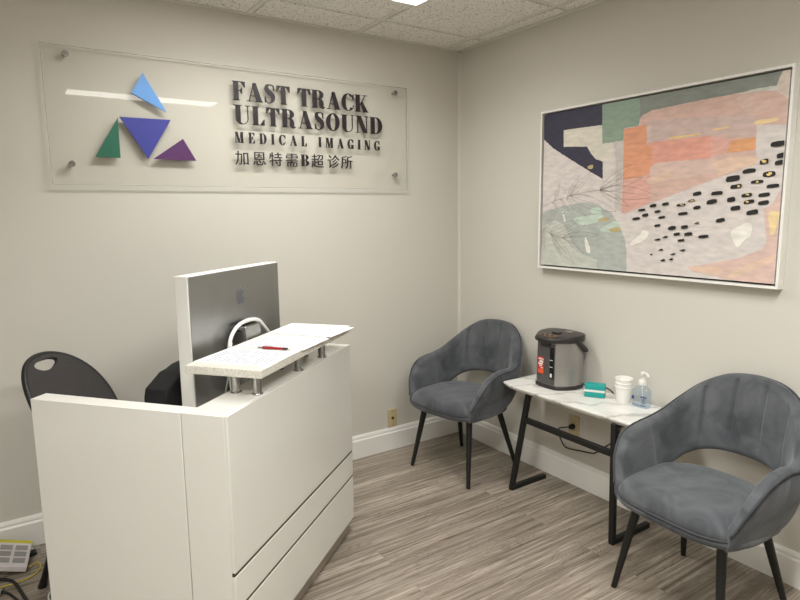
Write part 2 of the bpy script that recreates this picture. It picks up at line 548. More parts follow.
link_mesh('work_surface', prism(bmesh.new(), [(0.0575, DEP + 0.024), (0.0575, DEP + 0.001), (0.960, DEP + 0.001), (0.960, 0.62), (0.0605, 0.62)], 0.715, 0.74), M_lacquer, desk, bevel=0.002)
link_mesh('end_panel', B(0.961, LEN, DEP + 0.0005, 0.62, 0.0, 0.74), M_lacquer, desk, bevel=0.002)
SX0, SX1, SY0, SY1, SZ0, SZ1 = 0.175, 0.956, -0.018, 0.263, 0.946, 0.974
shelf = link_mesh('counter_shelf', B(SX0, SX1, SY0, SY1, SZ0, SZ1), M_stone, desk, bevel=0.0025); shelf['label'] = 'raised speckled stone shelf'
for x in (0.224, 0.529, 0.744):
    for y in (0.027, 0.107):
        link_mesh('shelf_post', lathe(bmesh.new(), [(0, DH), (0.019, DH), (0.019, DH + 0.003), (0.0145, DH + 0.004), (0.0145, SZ0 - 0.003), (0.019, SZ0 - 0.002), (0.019, SZ0), (0, SZ0)], 24, x, y), M_chrome, desk, smooth=40)

IRZ = R(39.0)
def desk_point(x, y, z):
    c, s = math.cos(IRZ), math.sin(IRZ)
    return Vector((-1.962 + x * c - y * s, -1.334 + x * s + y * c, z))

# ------------------------------------------------------------------ printed sheets and pen on the shelf
def paper_material():
    m, nt, b = new_mat('printed_paper')
    N, L = nt.nodes, nt.links
    tc = N.new('ShaderNodeTexCoord')
    sp = N.new('ShaderNodeSeparateXYZ'); L.new(tc.outputs['Object'], sp.inputs[0])
    def math_node(op, a, bv=None):
        n = N.new('ShaderNodeMath'); n.operation = op
        for i, v in enumerate((a, bv)):
            if v is None: continue
            if isinstance(v, (int, float)): n.inputs[i].default_value = v
            else: L.new(v, n.inputs[i])
        return n.outputs[0]
    row = math_node('FRACT', math_node('MULTIPLY', sp.outputs['Y'], 62.0))
    line = math_node('LESS_THAN', row, 0.5)
    mp = N.new('ShaderNodeMapping'); mp.inputs['Scale'].default_value = (0.3, 0.9, 1)
    L.new(tc.outputs['Object'], mp.inputs['Vector'])
    wd = N.new('ShaderNodeTexNoise'); wd.inputs['Scale'].default_value = 70; wd.inputs['Detail'].default_value = 1
    L.new(mp.outputs[0], wd.inputs['Vector'])
    word = math_node('GREATER_THAN', wd.outputs['Fac'], 0.42)
    inx = math_node('LESS_THAN', math_node('ABSOLUTE', sp.outputs['X']), 0.092)
    iny = math_node('LESS_THAN', math_node('ABSOLUTE', sp.outputs['Y']), 0.122)
    ink = math_node('MULTIPLY', math_node('MULTIPLY', line, word), math_node('MULTIPLY', inx, iny))
    mx = N.new('ShaderNodeMix'); mx.data_type = 'RGBA'
    L.new(math_node('MULTIPLY', ink, 0.85), mx.inputs[0])
    mx.inputs[6].default_value = rgb((222, 222, 224)); mx.inputs[7].default_value = rgb((142, 146, 156))
    L.new(mx.outputs[2], b.inputs['Base Color'])
    b.inputs['Roughness'].default_value = 0.7
    return m
M_paper = paper_material()
def sheet(cx, cy, z, rot, label, lift=0.0):
    """one letter sheet, the free edge towards the visitor sags slightly"""
    bm = bmesh.new()
    n = 8
    top, bot = [], []
    for j in range(n + 1):
        y = -0.1395 + 0.279 * j / n
        zz = lift * max(0, (abs(y) - 0.10) / 0.04) ** 2
        top.append([bm.verts.new((x, y, zz + 0.0006)) for x in (-0.108, 0.108)])
        bot.append([bm.verts.new((x, y, zz)) for x in (-0.108, 0.108)])
    for j in range(n):
        bm.faces.new((top[j][0], top[j][1], top[j + 1][1], top[j + 1][0]))
        bm.faces.new((bot[j][0], bot[j + 1][0], bot[j + 1][1], bot[j][1]))
        for k in (0, 1): bm.faces.new((top[j][k], top[j + 1][k], bot[j + 1][k], bot[j][k]))
    bm.faces.new((top[0][0], top[0][1], bot[0][1], bot[0][0])); bm.faces.new((top[n][0], top[n][1], bot[n][1], bot[n][0]))
    o = link_mesh('paper_sheet', bm, M_paper)
    p = desk_point(cx, cy, z)
    o.location = p; o.rotation_euler = (0, 0, IRZ + rot)
    return tag(o, label, 'paper', 'printed sheets on the counter shelf')
sheet(0.318, 0.122, SZ1 + 0.0002, R(-0.5), 'printed white sheet at the near left end of the counter shelf, left of the pen')
sheet(0.566, 0.112, SZ1 + 0.0002, R(-2.0), 'printed white sheet in the middle of the counter shelf, right of the pen')
sheet(0.822, 0.128, SZ1 + 0.0002, R(2.0), 'white sheet lying underneath at the far right end of the counter shelf')
sheet(0.806, 0.103, SZ1 + 0.0010, R(-4.0), 'printed white sheet lying on top at the far right end of the counter shelf')

pen = thing('pen', 'red ballpoint pen with black and silver end on the papers', 'pen', desk_point(0.4375, 0.092, SZ1 + 0.0062), IRZ + R(91))
M_penred = mat('red_plastic', (158, 24, 34), 0.3, noise=0.05, scale=40)
def rod(prof, seg=14):
    bm = lathe(bmesh.new(), [(r, x) for x, r in prof], seg)
    bmesh.ops.rotate(bm, verts=bm.verts, cent=(0, 0, 0), matrix=Matrix.Rotation(R(90), 3, 'Y'))
    return bm
link_mesh('barrel', rod([(-0.045, 0), (-0.045, 0.0046), (0.035, 0.0050), (0.035, 0)]), M_penred, pen, smooth=40)
o = link_mesh('grip', rod([(-0.064, 0), (-0.064, 0.0030), (-0.056, 0.0045), (-0.0452, 0.0048), (-0.0452, 0)]), M_black, pen, smooth=40); o['label'] = 'black end of the pen'
link_mesh('tip', rod([(-0.074, 0), (-0.074, 0.0010), (-0.0642, 0.0030), (-0.0642, 0)]), M_chrome, pen, smooth=40)
link_mesh('ring', rod([(0.0352, 0), (0.0352, 0.0052), (0.041, 0.0052), (0.041, 0)]), M_chrome, pen, smooth=40)
link_mesh('push_button', rod([(0.0412, 0), (0.0412, 0.0034), (0.058, 0.0030), (0.058, 0)]), M_alu, pen, smooth=40)
link_mesh('clip', B(-0.002, 0.034, -0.0015, 0.0015, 0.0058, 0.0070), M_chrome, pen)

# ------------------------------------------------------------------ monitor seen from behind
mon = thing('computer_monitor', 'silver flat-backed computer monitor with white edges standing behind the desk counter', 'monitor', desk_point(0.640, 0.37, 0.7402), IRZ)
MW, MZ0, MZ1, MT = 0.322, 0.020, 0.508, 0.056
link_mesh('housing', B(-MW, MW, -0.022, -0.022 + MT, MZ0, MZ1), M_shell, mon, bevel=0.004)
o = link_mesh('back_plate', B(-MW + 0.003, MW - 0.003, -0.0255, -0.0222, MZ0 + 0.003, MZ1 - 0.003), M_alu, mon, bevel=0.001); o['label'] = 'brushed aluminium back'
o = link_mesh('screen', B(-MW + 0.022, MW - 0.022, -0.022 + MT + 0.0002, -0.022 + MT + 0.0015, MZ0 + 0.03, MZ1 - 0.022), M_screen, mon)
# bitten-apple emblem on the back
def emblem(bm, cx, cz, h, y0, y1):
    s = h / 2.36
    half = [(0.0, 0.62), (0.18, 0.70), (0.42, 0.80), (0.68, 0.72), (0.86, 0.52)]
    right = [(0.74, 0.36), (0.63, 0.14), (0.64, -0.10), (0.76, -0.32), (0.95, -0.44)]
    low = [(0.84, -0.74), (0.66, -1.04), (0.44, -1.20), (0.24, -1.17), (0.0, -1.08)]
    left = [(-0.24, -1.17), (-0.44, -1.20), (-0.66, -1.04), (-0.84, -0.74), (-0.96, -0.36), (-1.0, 0.0), (-0.96, 0.32), (-0.84, 0.56), (-0.66, 0.73), (-0.42, 0.80), (-0.18, 0.71)]
    prism(bm, [(cx + x * s, cz + z * s) for x, z in half + right + low + left], y0, y1, 'y')
    leaf = [(0.0, 0.80), (0.02, 1.02), (0.14, 1.24), (0.36, 1.40), (0.42, 1.41), (0.41, 1.20), (0.30, 1.00), (0.14, 0.85)]
    prism(bm, [(cx + x * s, cz + z * s) for x, z in leaf], y0, y1, 'y')
bm = bmesh.new()
emblem(bm, 0.003, 0.397, 0.066, -0.0266, -0.0256)
o = link_mesh('emblem', bm, M_logo, mon); o['label'] = 'dark polished apple emblem'
# stand: base plate, sloping leg, hinge
link_mesh('stand_base', prism(bmesh.new(), fillet([(-0.10, -0.16), (0.10, -0.16), (0.10, 0.06), (-0.10, 0.06)], 0.02), 0.0, 0.006), M_alu, mon, bevel=0.001)
prof = [(-0.100, 0.0062), (-0.080, 0.0062), (-0.064, 0.262), (-0.026, 0.270), (-0.026, 0.282), (-0.080, 0.280)]
bm = bmesh.new()
prism(bm, [(y, z) for y, z in prof], -0.055, 0.055, 'x')
link_mesh('stand_leg', bm, M_alu, mon, bevel=0.003)
bm = rod([(-0.052, 0), (-0.052, 0.017), (0.052, 0.017), (0.052, 0)], 20)
bmesh.ops.translate(bm, verts=bm.verts, vec=(0, -0.046, 0.276))
o = link_mesh('hinge', bm, M_black, mon, smooth=40); o['label'] = 'dark hinge'
cab = [(-0.10, -0.05, 0.010), (-0.16, -0.075, 0.05), (-0.165, -0.07, 0.15), (-0.145, -0.065, 0.240), (-0.095, -0.065, 0.286), (-0.03, -0.070, 0.301), (0.05, -0.070, 0.292), (0.105, -0.065, 0.258), (0.155, -0.065, 0.20), (0.165, -0.055, 0.12)]
o = link_mesh('cable', tube(bmesh.new(), smooth_path(cab, 8), 0.0075, 10), M_shell, mon, smooth=180); o['label'] = 'thick white cable looped behind the hinge'
cab = [(-0.165, -0.085, 0.24), (-0.20, -0.10, 0.20), (-0.24, -0.115, 0.14), (-0.285, -0.13, 0.09), (-0.31, -0.135, 0.008)]
o = link_mesh('cable', tube(bmesh.new(), smooth_path(cab, 8), 0.003, 8), M_shell, mon, smooth=180); o['label'] = 'thin white cable hanging to the desktop'

# ------------------------------------------------------------------ black bag on the desktop
bag = thing('bag', 'black fabric bag behind the desk, partly hidden by the monitor', 'bag', desk_point(0.505, 0.515, 0.7402), DRZ)
M_cloth = mat('black_nylon', (14, 14, 15), 0.85, noise=0.2, scale=40, bump=0.3, bump_scale=60)
sil = [(-0.205, 0.0), (-0.204, 0.055), (-0.194, 0.088), (-0.152, 0.108), (-0.108, 0.130), (-0.070, 0.134), (-0.033, 0.144), (0.08, 0.150), (0.18, 0.125), (0.205, 0.06), (0.21, 0.0)]
bm = bmesh.new()
rows = []
for y, k in ((-0.052, 0.92), (-0.045, 0.985), (0.0, 1.0), (0.045, 0.985), (0.052, 0.92)):
    rows.append([bm.verts.new((x * k, y, z * (0.5 + 0.5 * k))) for x, z in sil])
for p, q in zip(rows[:-1], rows[1:]):
    for i in range(len(p)):
        j = (i + 1) % len(p); bm.faces.new((p[i], p[j], q[j], q[i]))
bm.faces.new(rows[0]); bm.faces.new(list(reversed(rows[-1])))
link_mesh('body', bm, M_cloth, bag, smooth=40, bevel=0.006)
link_mesh('strap', tube(bmesh.new(), smooth_path([(0.06, 0.03, 0.148), (0.09, 0.058, 0.12), (0.10, 0.064, 0.05), (0.06, 0.075, 0.0085), (-0.05, 0.085, 0.0085)], 6), 0.006, 8, flat=0.6), M_cloth, bag, smooth=180)
link_mesh('pocket', B(-0.10, 0.10, 0.0515, 0.062, 0.015, 0.09), M_cloth, bag, bevel=0.006)

# ------------------------------------------------------------------ mesh-back office chair behind the desk
def mesh_fabric():
    m, nt, b = new_mat('dark_mesh_fabric')
    N, L = nt.nodes, nt.links
    tc = N.new('ShaderNodeTexCoord')
    mp = N.new('ShaderNodeMapping'); mp.inputs['Rotation'].default_value = (0, 0, R(45))
    L.new(tc.outputs['Object'], mp.inputs['Vector'])
    vo = N.new('ShaderNodeTexVoronoi'); vo.inputs['Scale'].default_value = 150; vo.inputs['Randomness'].default_value = 0.1
    L.new(mp.outputs[0], vo.inputs['Vector'])
    r = N.new('ShaderNodeValToRGB')
    r.color_ramp.elements[0].position = 0.2; r.color_ramp.elements[0].color = rgb((74, 68, 66))
    r.color_ramp.elements[1].position = 0.6; r.color_ramp.elements[1].color = rgb((42, 39, 38))
    L.new(vo.outputs['Distance'], r.inputs[0]); L.new(r.outputs[0], b.inputs['Base Color'])
    b.inputs['Roughness'].default_value = 0.8
    return m
M_mesh = mesh_fabric()
FA = R(129.4); REC = R(27.55)
ch_fwd = Vector((math.sin(FA), math.cos(FA), 0))
chair_rz = math.atan2(ch_fwd.x, -ch_fwd.y)      # local -y faces the desk
mc = thing('office_chair', 'dark grey mesh-back chair with a grab hole behind the desk', 'chair', (-2.182, -0.486, 0), chair_rz)
def back_pt(x, y, off=0.0):
    """point on the reclined, slightly dished backrest (x across, y up, off towards the sitter)"""
    dish = -0.9 * x * x
    base = Vector((0, 0.138, 0.694))
    up = Vector((0, math.sin(REC), math.cos(REC))); nrm = Vector((0, -math.cos(REC), math.sin(REC)))
    return base + Vector((x, 0, 0)) + up * y + nrm * (off - dish)
def egg(t, kx, ky):
    c, s = math.cos(t), math.sin(t)
    e = 2 / 2.12
    return (math.copysign(abs(c) ** e, c) * kx, math.copysign(abs(s) ** e, s) * ky)
KX, KY = 0.214, 0.263
NB = 64
hole = []
HCX, HCY = 0.0, KY - 0.043
for i in range(NB):
    t = 2 * PI * i / NB
    hx, hy = math.cos(t), math.sin(t)
    y = HCY + (0.017 * hy if hy > 0 else 0.028 * hy)
    x = HCX + 0.066 * math.copysign(abs(hx) ** 0.8, hx) * (1.0 if hy > -0.2 else 1 - 0.28 * (abs(hy) - 0.2))
    hole.append((x, y))
bm = bmesh.new()
NR = 8
lay = {}
for side, off in ((0, 0.010), (1, -0.008)):
    for k in range(NR + 1):
        f = k / NR
        for i in range(NB):
            ox, oy = egg(2 * PI * i / NB, KX - 0.008, KY - 0.008)
            hx, hy = hole[i]
            x, y = hx + (ox - hx) * f, hy + (oy - hy) * f
            lay[side, k, i] = bm.verts.new(back_pt(x, y, off))
for i in range(NB):
    j = (i + 1) % NB
    for k in range(NR):
        bm.faces.new((lay[0, k, i], lay[0, k, j], lay[0, k + 1, j], lay[0, k + 1, i]))
        bm.faces.new((lay[1, k, i], lay[1, k + 1, i], lay[1, k + 1, j], lay[1, k, j]))
    bm.faces.new((lay[0, 0, i], lay[1, 0, i], lay[1, 0, j], lay[0, 0, j]))
    bm.faces.new((lay[0, NR, i], lay[0, NR, j], lay[1, NR, j], lay[1, NR, i]))
link_mesh('backrest', bm, M_mesh, mc, smooth=50)
o = link_mesh('back_rim', tube(bmesh.new(), [back_pt(*egg(2 * PI * i / 72, KX - 0.004, KY - 0.004)) for i in range(72)], 0.0105, 10, closed=True), M_black, mc, smooth=180)
o['label'] = 'smooth black rim'
link_mesh('seat', lathe(bmesh.new(), [(0, 0.425), (0.92, 0.425), (0.98, 0.435), (1.0, 0.455), (0.97, 0.478), (0.85, 0.488), (0, 0.49)], 40, 0, -0.10, 0.235, 0.225, 3.0), M_mesh, mc, smooth=40)
for sx in (-1, 1):
    up = [(sx * 0.20, -0.05, 0.42), (sx * 0.205, 0.06, 0.415), (sx * 0.20, 0.095, 0.50), (sx * 0.17, 0.135, 0.62), (sx * 0.15, 0.150, 0.70)]
    link_mesh('back_upright', tube(bmesh.new(), smooth_path(up, 6), 0.011, 10), M_black, mc, smooth=180)
    for a, b in (((sx * 0.20, -0.24, 0.43), (sx * 0.235, -0.30, 0.0)), ((sx * 0.20, 0.06, 0.43), (sx * 0.090, 0.272, 0.0))):
        link_mesh('leg', tube(bmesh.new(), [a, [a[i] * 0.12 + b[i] * 0.88 for i in range(3)], b], 0.012, 12, radii=[0.012, 0.0125, 0.017]), M_black, mc, smooth=60)

# ------------------------------------------------------------------ wall sign
sign = thing('wall_sign', 'clear acrylic wall sign with dark raised lettering and coloured triangles', 'sign', (0, 0, 0))
PY0, PY1 = -0.026, -0.018          # sheet front and back
SGX0, SGX1, SGZ0, SGZ1 = -2.2559, -0.421, 1.5987, 2.1748
link_mesh('acrylic_sheet', B(SGX0, SGX1, PY0, PY1, SGZ0, SGZ1), M_acrylic, sign)
bm = bmesh.new()
e = 0.0022
for a in ((SGX0 - e, SGX1 + e, SGZ0 - e, SGZ0 - 0.0001), (SGX0 - e, SGX1 + e, SGZ1 + 0.0001, SGZ1 + e), (SGX0 - e, SGX0 - 0.0001, SGZ0, SGZ1), (SGX1 + 0.0001, SGX1 + e, SGZ0, SGZ1)):
    box(bm, a[0], a[1], PY0, PY1, a[2], a[3])
o = link_mesh('polished_edge', bm, M_acrylic_edge, sign); o['label'] = 'bright polished edge of the sheet'
for x, z in ((-2.168, 2.1404), (-0.5011, 2.1415), (-2.1781, 1.6855), (-0.5062, 1.6794)):
    bm = lathe(bmesh.new(), [(0, 0), (0.0085, 0), (0.0085, 0.0178), (0, 0.0178)], 20)
    lathe(bm, [(0, 0.0262), (0.0125, 0.0262), (0.0135, 0.0275), (0.0135, 0.0355), (0.011, 0.0385), (0, 0.039)], 24)
    bmesh.ops.rotate(bm, verts=bm.verts, cent=(0, 0, 0), matrix=Matrix.Rotation(R(90), 3, 'X'))
    bmesh.ops.translate(bm, verts=bm.verts, vec=(x, 0, z))
    link_mesh('standoff_bolt', bm, M_chrome, sign, smooth=40)
def plaque(name, pts, m, label):
    o = link_mesh(name, prism(bmesh.new(), pts, PY0 - 0.0075, PY0 - 0.0002, 'y'), m, sign)
    o['label'] = label
plaque('triangle', [(-1.8641, 2.0972), (-1.7715, 1.9331), (-1.9184, 2.0056)], mat('light_blue_plastic', (102, 158, 222), 0.4, noise=0.02), 'light blue triangle')
plaque('triangle', [(-1.9738, 1.8979), (-1.7553, 1.8999), (-1.8651, 1.7187)], mat('royal_blue_plastic', (62, 66, 150), 0.4, noise=0.02), 'royal blue triangle')
plaque('triangle', [(-1.9818, 1.8928), (-1.9828, 1.7187), (-2.0845, 1.7197)], mat('green_plastic', (40, 104, 82), 0.4, noise=0.02), 'green triangle')
plaque('triangle', [(-1.705, 1.8173), (-1.6487, 1.7177), (-1.8429, 1.7197)], mat('purple_plastic', (86, 46, 96), 0.4, noise=0.02), 'purple triangle')

# fat-face capitals, drawn at cap height 1
SW, HW, SF, ST = 0.25, 0.042, 0.06, 0.036
def rc(x0, y0, x1, y1): return [(x0, y0), (x1, y0), (x1, y1), (x0, y1)]
def bow(cx, cy, ro, ri, a0, a1, n=18):
    """crescent between an outer and an inner ellipse, as quads"""
    out = []
    P = lambda r, t: (cx + r[0] * math.cos(t), cy + r[1] * math.sin(t))
    for k in range(n):
        t0 = R(a0 + (a1 - a0) * k / n); t1 = R(a0 + (a1 - a0) * (k + 1) / n)
        out.append([P(ro, t0), P(ro, t1), P(ri, t1), P(ri, t0)])
    return out
def stem(x, w=SW, y0=0.0, y1=1.0, ser=SF, bottom=True, top=True):
    p = [rc(x, y0, x + w, y1)]
    if bottom: p.append(rc(x - ser, y0, x + w + ser, y0 + ST))
    if top: p.append(rc(x - ser, y1 - ST, x + w + ser, y1))
    return p
def stroke(pts, widths):
    """ribbon of varying width along a path"""
    V = smooth_path([(x, y, 0) for x, y in pts], 6)
    n = len(V); m = len(widths) - 1
    L, Rr = [], []
    for i, p in enumerate(V):
        t = (V[min(i + 1, n - 1)] - V[max(i - 1, 0)]).normalized()
        f = i / (n - 1) * m; k = min(int(f), m - 1); u = f - k
        u = u * u * (3 - 2 * u)
        w = (widths[k] * (1 - u) + widths[k + 1] * u) / 2
        L.append((p.x - t.y * w, p.y + t.x * w)); Rr.append((p.x + t.y * w, p.y - t.x * w))
    return [[L[i], L[i + 1], Rr[i + 1], Rr[i]] for i in range(n - 1)]
def glyph(c):
    s = SF
    if c == 'I': return SW + 2 * s, stem(s)
    if c in 'FE':
        p = stem(s) + [rc(s, 1 - ST, 0.66, 1), [(0.66, 1), (0.66, 0.70), (0.63, 0.70), (0.44, 1 - ST)],
                       rc(s, 0.50, 0.50, 0.50 + HW), [(0.50, 0.36), (0.50, 0.68), (0.47, 0.68), (0.38, 0.54), (0.38, 0.50), (0.47, 0.36)]]
        if c == 'E': p += [rc(s, 0, 0.69, ST), [(0.69, 0), (0.69, 0.32), (0.66, 0.32), (0.45, ST)]]
        return (0.69 if c == 'E' else 0.66), p
    if c == 'L': return 0.66, stem(s) + [rc(s, 0, 0.66, ST), [(0.66, 0), (0.66, 0.34), (0.63, 0.34), (0.42, ST)]]
    if c == 'T':
        return 0.74, [rc(0.37 - SW / 2, 0, 0.37 + SW / 2, 1), rc(0.37 - SW / 2 - s, 0, 0.37 + SW / 2 + s, ST), rc(0, 1 - ST, 0.74, 1),
                      [(0, 1), (0, 0.68), (0.03, 0.68), (0.22, 1 - ST)], [(0.74, 1), (0.52, 1 - ST), (0.71, 0.68), (0.74, 0.68)]]
    if c == 'A':
        return 0.86, [[(0.34, 1), (0.50, 1), (0.82, 0), (0.53, 0), (0.31, 0.86)], [(0.36, 0.94), (0.40, 0.94), (0.135, 0.0), (0.095, 0.0)],
                      rc(0.19, 0.28, 0.52, 0.28 + HW), rc(0.0, 0, 0.24, ST), rc(0.46, 0, 0.86, ST)]
    if c == 'K':
        return 0.86, stem(s) + [[(0.31, 0.42), (0.31, 0.36), (0.70, 0.98), (0.655, 0.98)], rc(0.53, 1 - ST, 0.82, 1),
                                [(0.36, 0.50), (0.46, 0.66), (0.86, 0.0), (0.57, 0.0)], rc(0.50, 0, 0.89, ST)]
    if c == 'N':
        return 0.84, [rc(0.10, 0, 0.10 + HW, 1), rc(0.0, 0, 0.25, ST), rc(0.0, 1 - ST, 0.30, 1), [(0.06, 1), (0.34, 1), (0.74, 0.0), (0.50, 0.0)],
                      rc(0.70, 0, 0.70 + HW, 1), rc(0.59, 1 - ST, 0.84, 1)]
    if c == 'M':
        return 1.0, [rc(0.08, 0, 0.08 + HW, 1), rc(0.0, 0, 0.22, ST), rc(0.0, 1 - ST, 0.26, 1), [(0.06, 1), (0.34, 1), (0.56, 0.0), (0.40, 0.0)],
                     [(0.47, 0.0), (0.50, 0.0), (0.72, 1), (0.68, 1)], rc(0.68, 0, 0.68 + SW, 1), rc(0.62, 0, 1.0, ST), rc(0.62, 1 - ST, 1.0, 1)]
    if c == 'D':
        return 0.82, stem(s) + [rc(s, 0, 0.42, HW), rc(s, 1 - HW, 0.42, 1)] + bow(0.40, 0.5, (0.42, 0.5), (0.17, 0.5 - HW), -90, 90)
    if c == 'B':
        return 0.74, stem(s) + [rc(s, 0, 0.42, HW), rc(s, 1 - HW, 0.42, 1), rc(s, 0.50, 0.42, 0.50 + HW)] + \
            bow(0.40, 0.76, (0.30, 0.24), (0.08, 0.24 - HW), -90, 90) + bow(0.40, 0.265, (0.34, 0.265), (0.10, 0.265 - HW), -90, 90)
    if c == 'R':
        return 0.84, stem(s) + [rc(s, 1 - HW, 0.42, 1), rc(s, 0.49, 0.42, 0.49 + HW)] + bow(0.40, 0.745, (0.32, 0.255), (0.09, 0.255 - HW), -90, 90) + \
            stroke([(0.42, 0.50), (0.54, 0.44), (0.585, 0.30), (0.60, 0.12), (0.68, 0.025), (0.80, 0.06)], [0.04, 0.16, SW, SW, 0.14, 0.03])
    if c == 'O': return 0.84, bow(0.42, 0.5, (0.42, 0.515), (0.17, 0.515 - HW), 0, 360, 40)
    if c in 'CG':
        p = bow(0.42, 0.5, (0.42, 0.515), (0.17, 0.515 - HW), 42, 322 if c == 'C' else 300, 30)
        p += [[(0.74, 0.985), (0.77, 0.985), (0.77, 0.62), (0.74, 0.62), (0.66, 0.80)]]
        if c == 'C': p += [[(0.745, 0.20), (0.775, 0.26), (0.77, 0.34), (0.735, 0.34)]]
        else: p += [rc(0.54, 0.02, 0.54 + SW, 0.42), rc(0.48, 0.42 - ST, 0.86, 0.42)]
        return (0.78 if c == 'C' else 0.87), p
    if c == 'U':
        return 0.84, [rc(0.08, 0.32, 0.08 + SW, 1), rc(0.0, 1 - ST, 0.41, 1), rc(0.70, 0.32, 0.70 + HW, 1), rc(0.60, 1 - ST, 0.84, 1)] + \
            bow(0.411, 0.33, (0.331, 0.345), (0.30, 0.345 - HW), 270, 360, 12) + \
            [q for q in stroke([(0.205, 0.34), (0.215, 0.20), (0.29, 0.06), (0.42, 0.006)], [SW, SW * 0.95, 0.12, HW])]
    if c == 'S':
        return 0.62, stroke([(0.54, 0.80), (0.47, 0.95), (0.31, 0.985), (0.15, 0.90), (0.17, 0.70), (0.32, 0.56), (0.46, 0.42), (0.48, 0.20), (0.31, 0.012), (0.14, 0.05), (0.05, 0.24)],
                            [HW, HW, 0.07, 0.17, 0.235, 0.26, 0.25, 0.18, 0.06, HW, HW]) + \
            [[(0.51, 0.985), (0.54, 0.985), (0.565, 0.66), (0.535, 0.66), (0.50, 0.80)], [(0.03, 0.345), (0.06, 0.345), (0.10, 0.18), (0.065, 0.012), (0.035, 0.012)]]
    return 0.3, []
M_letter = mat('dark_plum_letter_face', (36, 29, 34), 0.4, noise=0.03, scale=40)
def letter(polys, x, z, sx, sz):
    bm = bmesh.new()
    for p in polys:
        prism(bm, [(x + a * sx, z + b * sz) for a, b in p], PY0 - 0.0065, PY0 - 0.0002, 'y')
    link_mesh('letter', bm, M_letter, sign)
def line(text, x0, x1, z0, cap, squeeze, word):
    gl = [glyph(c) if c != ' ' else (word, None) for c in text]
    w = sum(g[0] for g in gl) * cap * squeeze
    gap = ((x1 - x0) - w) / (len(text) - 1)
    x = x0
    for wd, p in gl:
        if p: letter(p, x, z0, cap * squeeze, cap)
        x += wd * cap * squeeze + gap
line('FAST TRACK', -1.4544, -0.6854, 2.0181, 0.0906, 1.06, 0.30)
line('ULTRASOUND', -1.4514, -0.5948, 1.9049, 0.0906, 1.06, 0.30)
line('MEDICAL IMAGING', -1.4544, -0.6099, 1.8138, 0.0523, 0.86, 0.42)
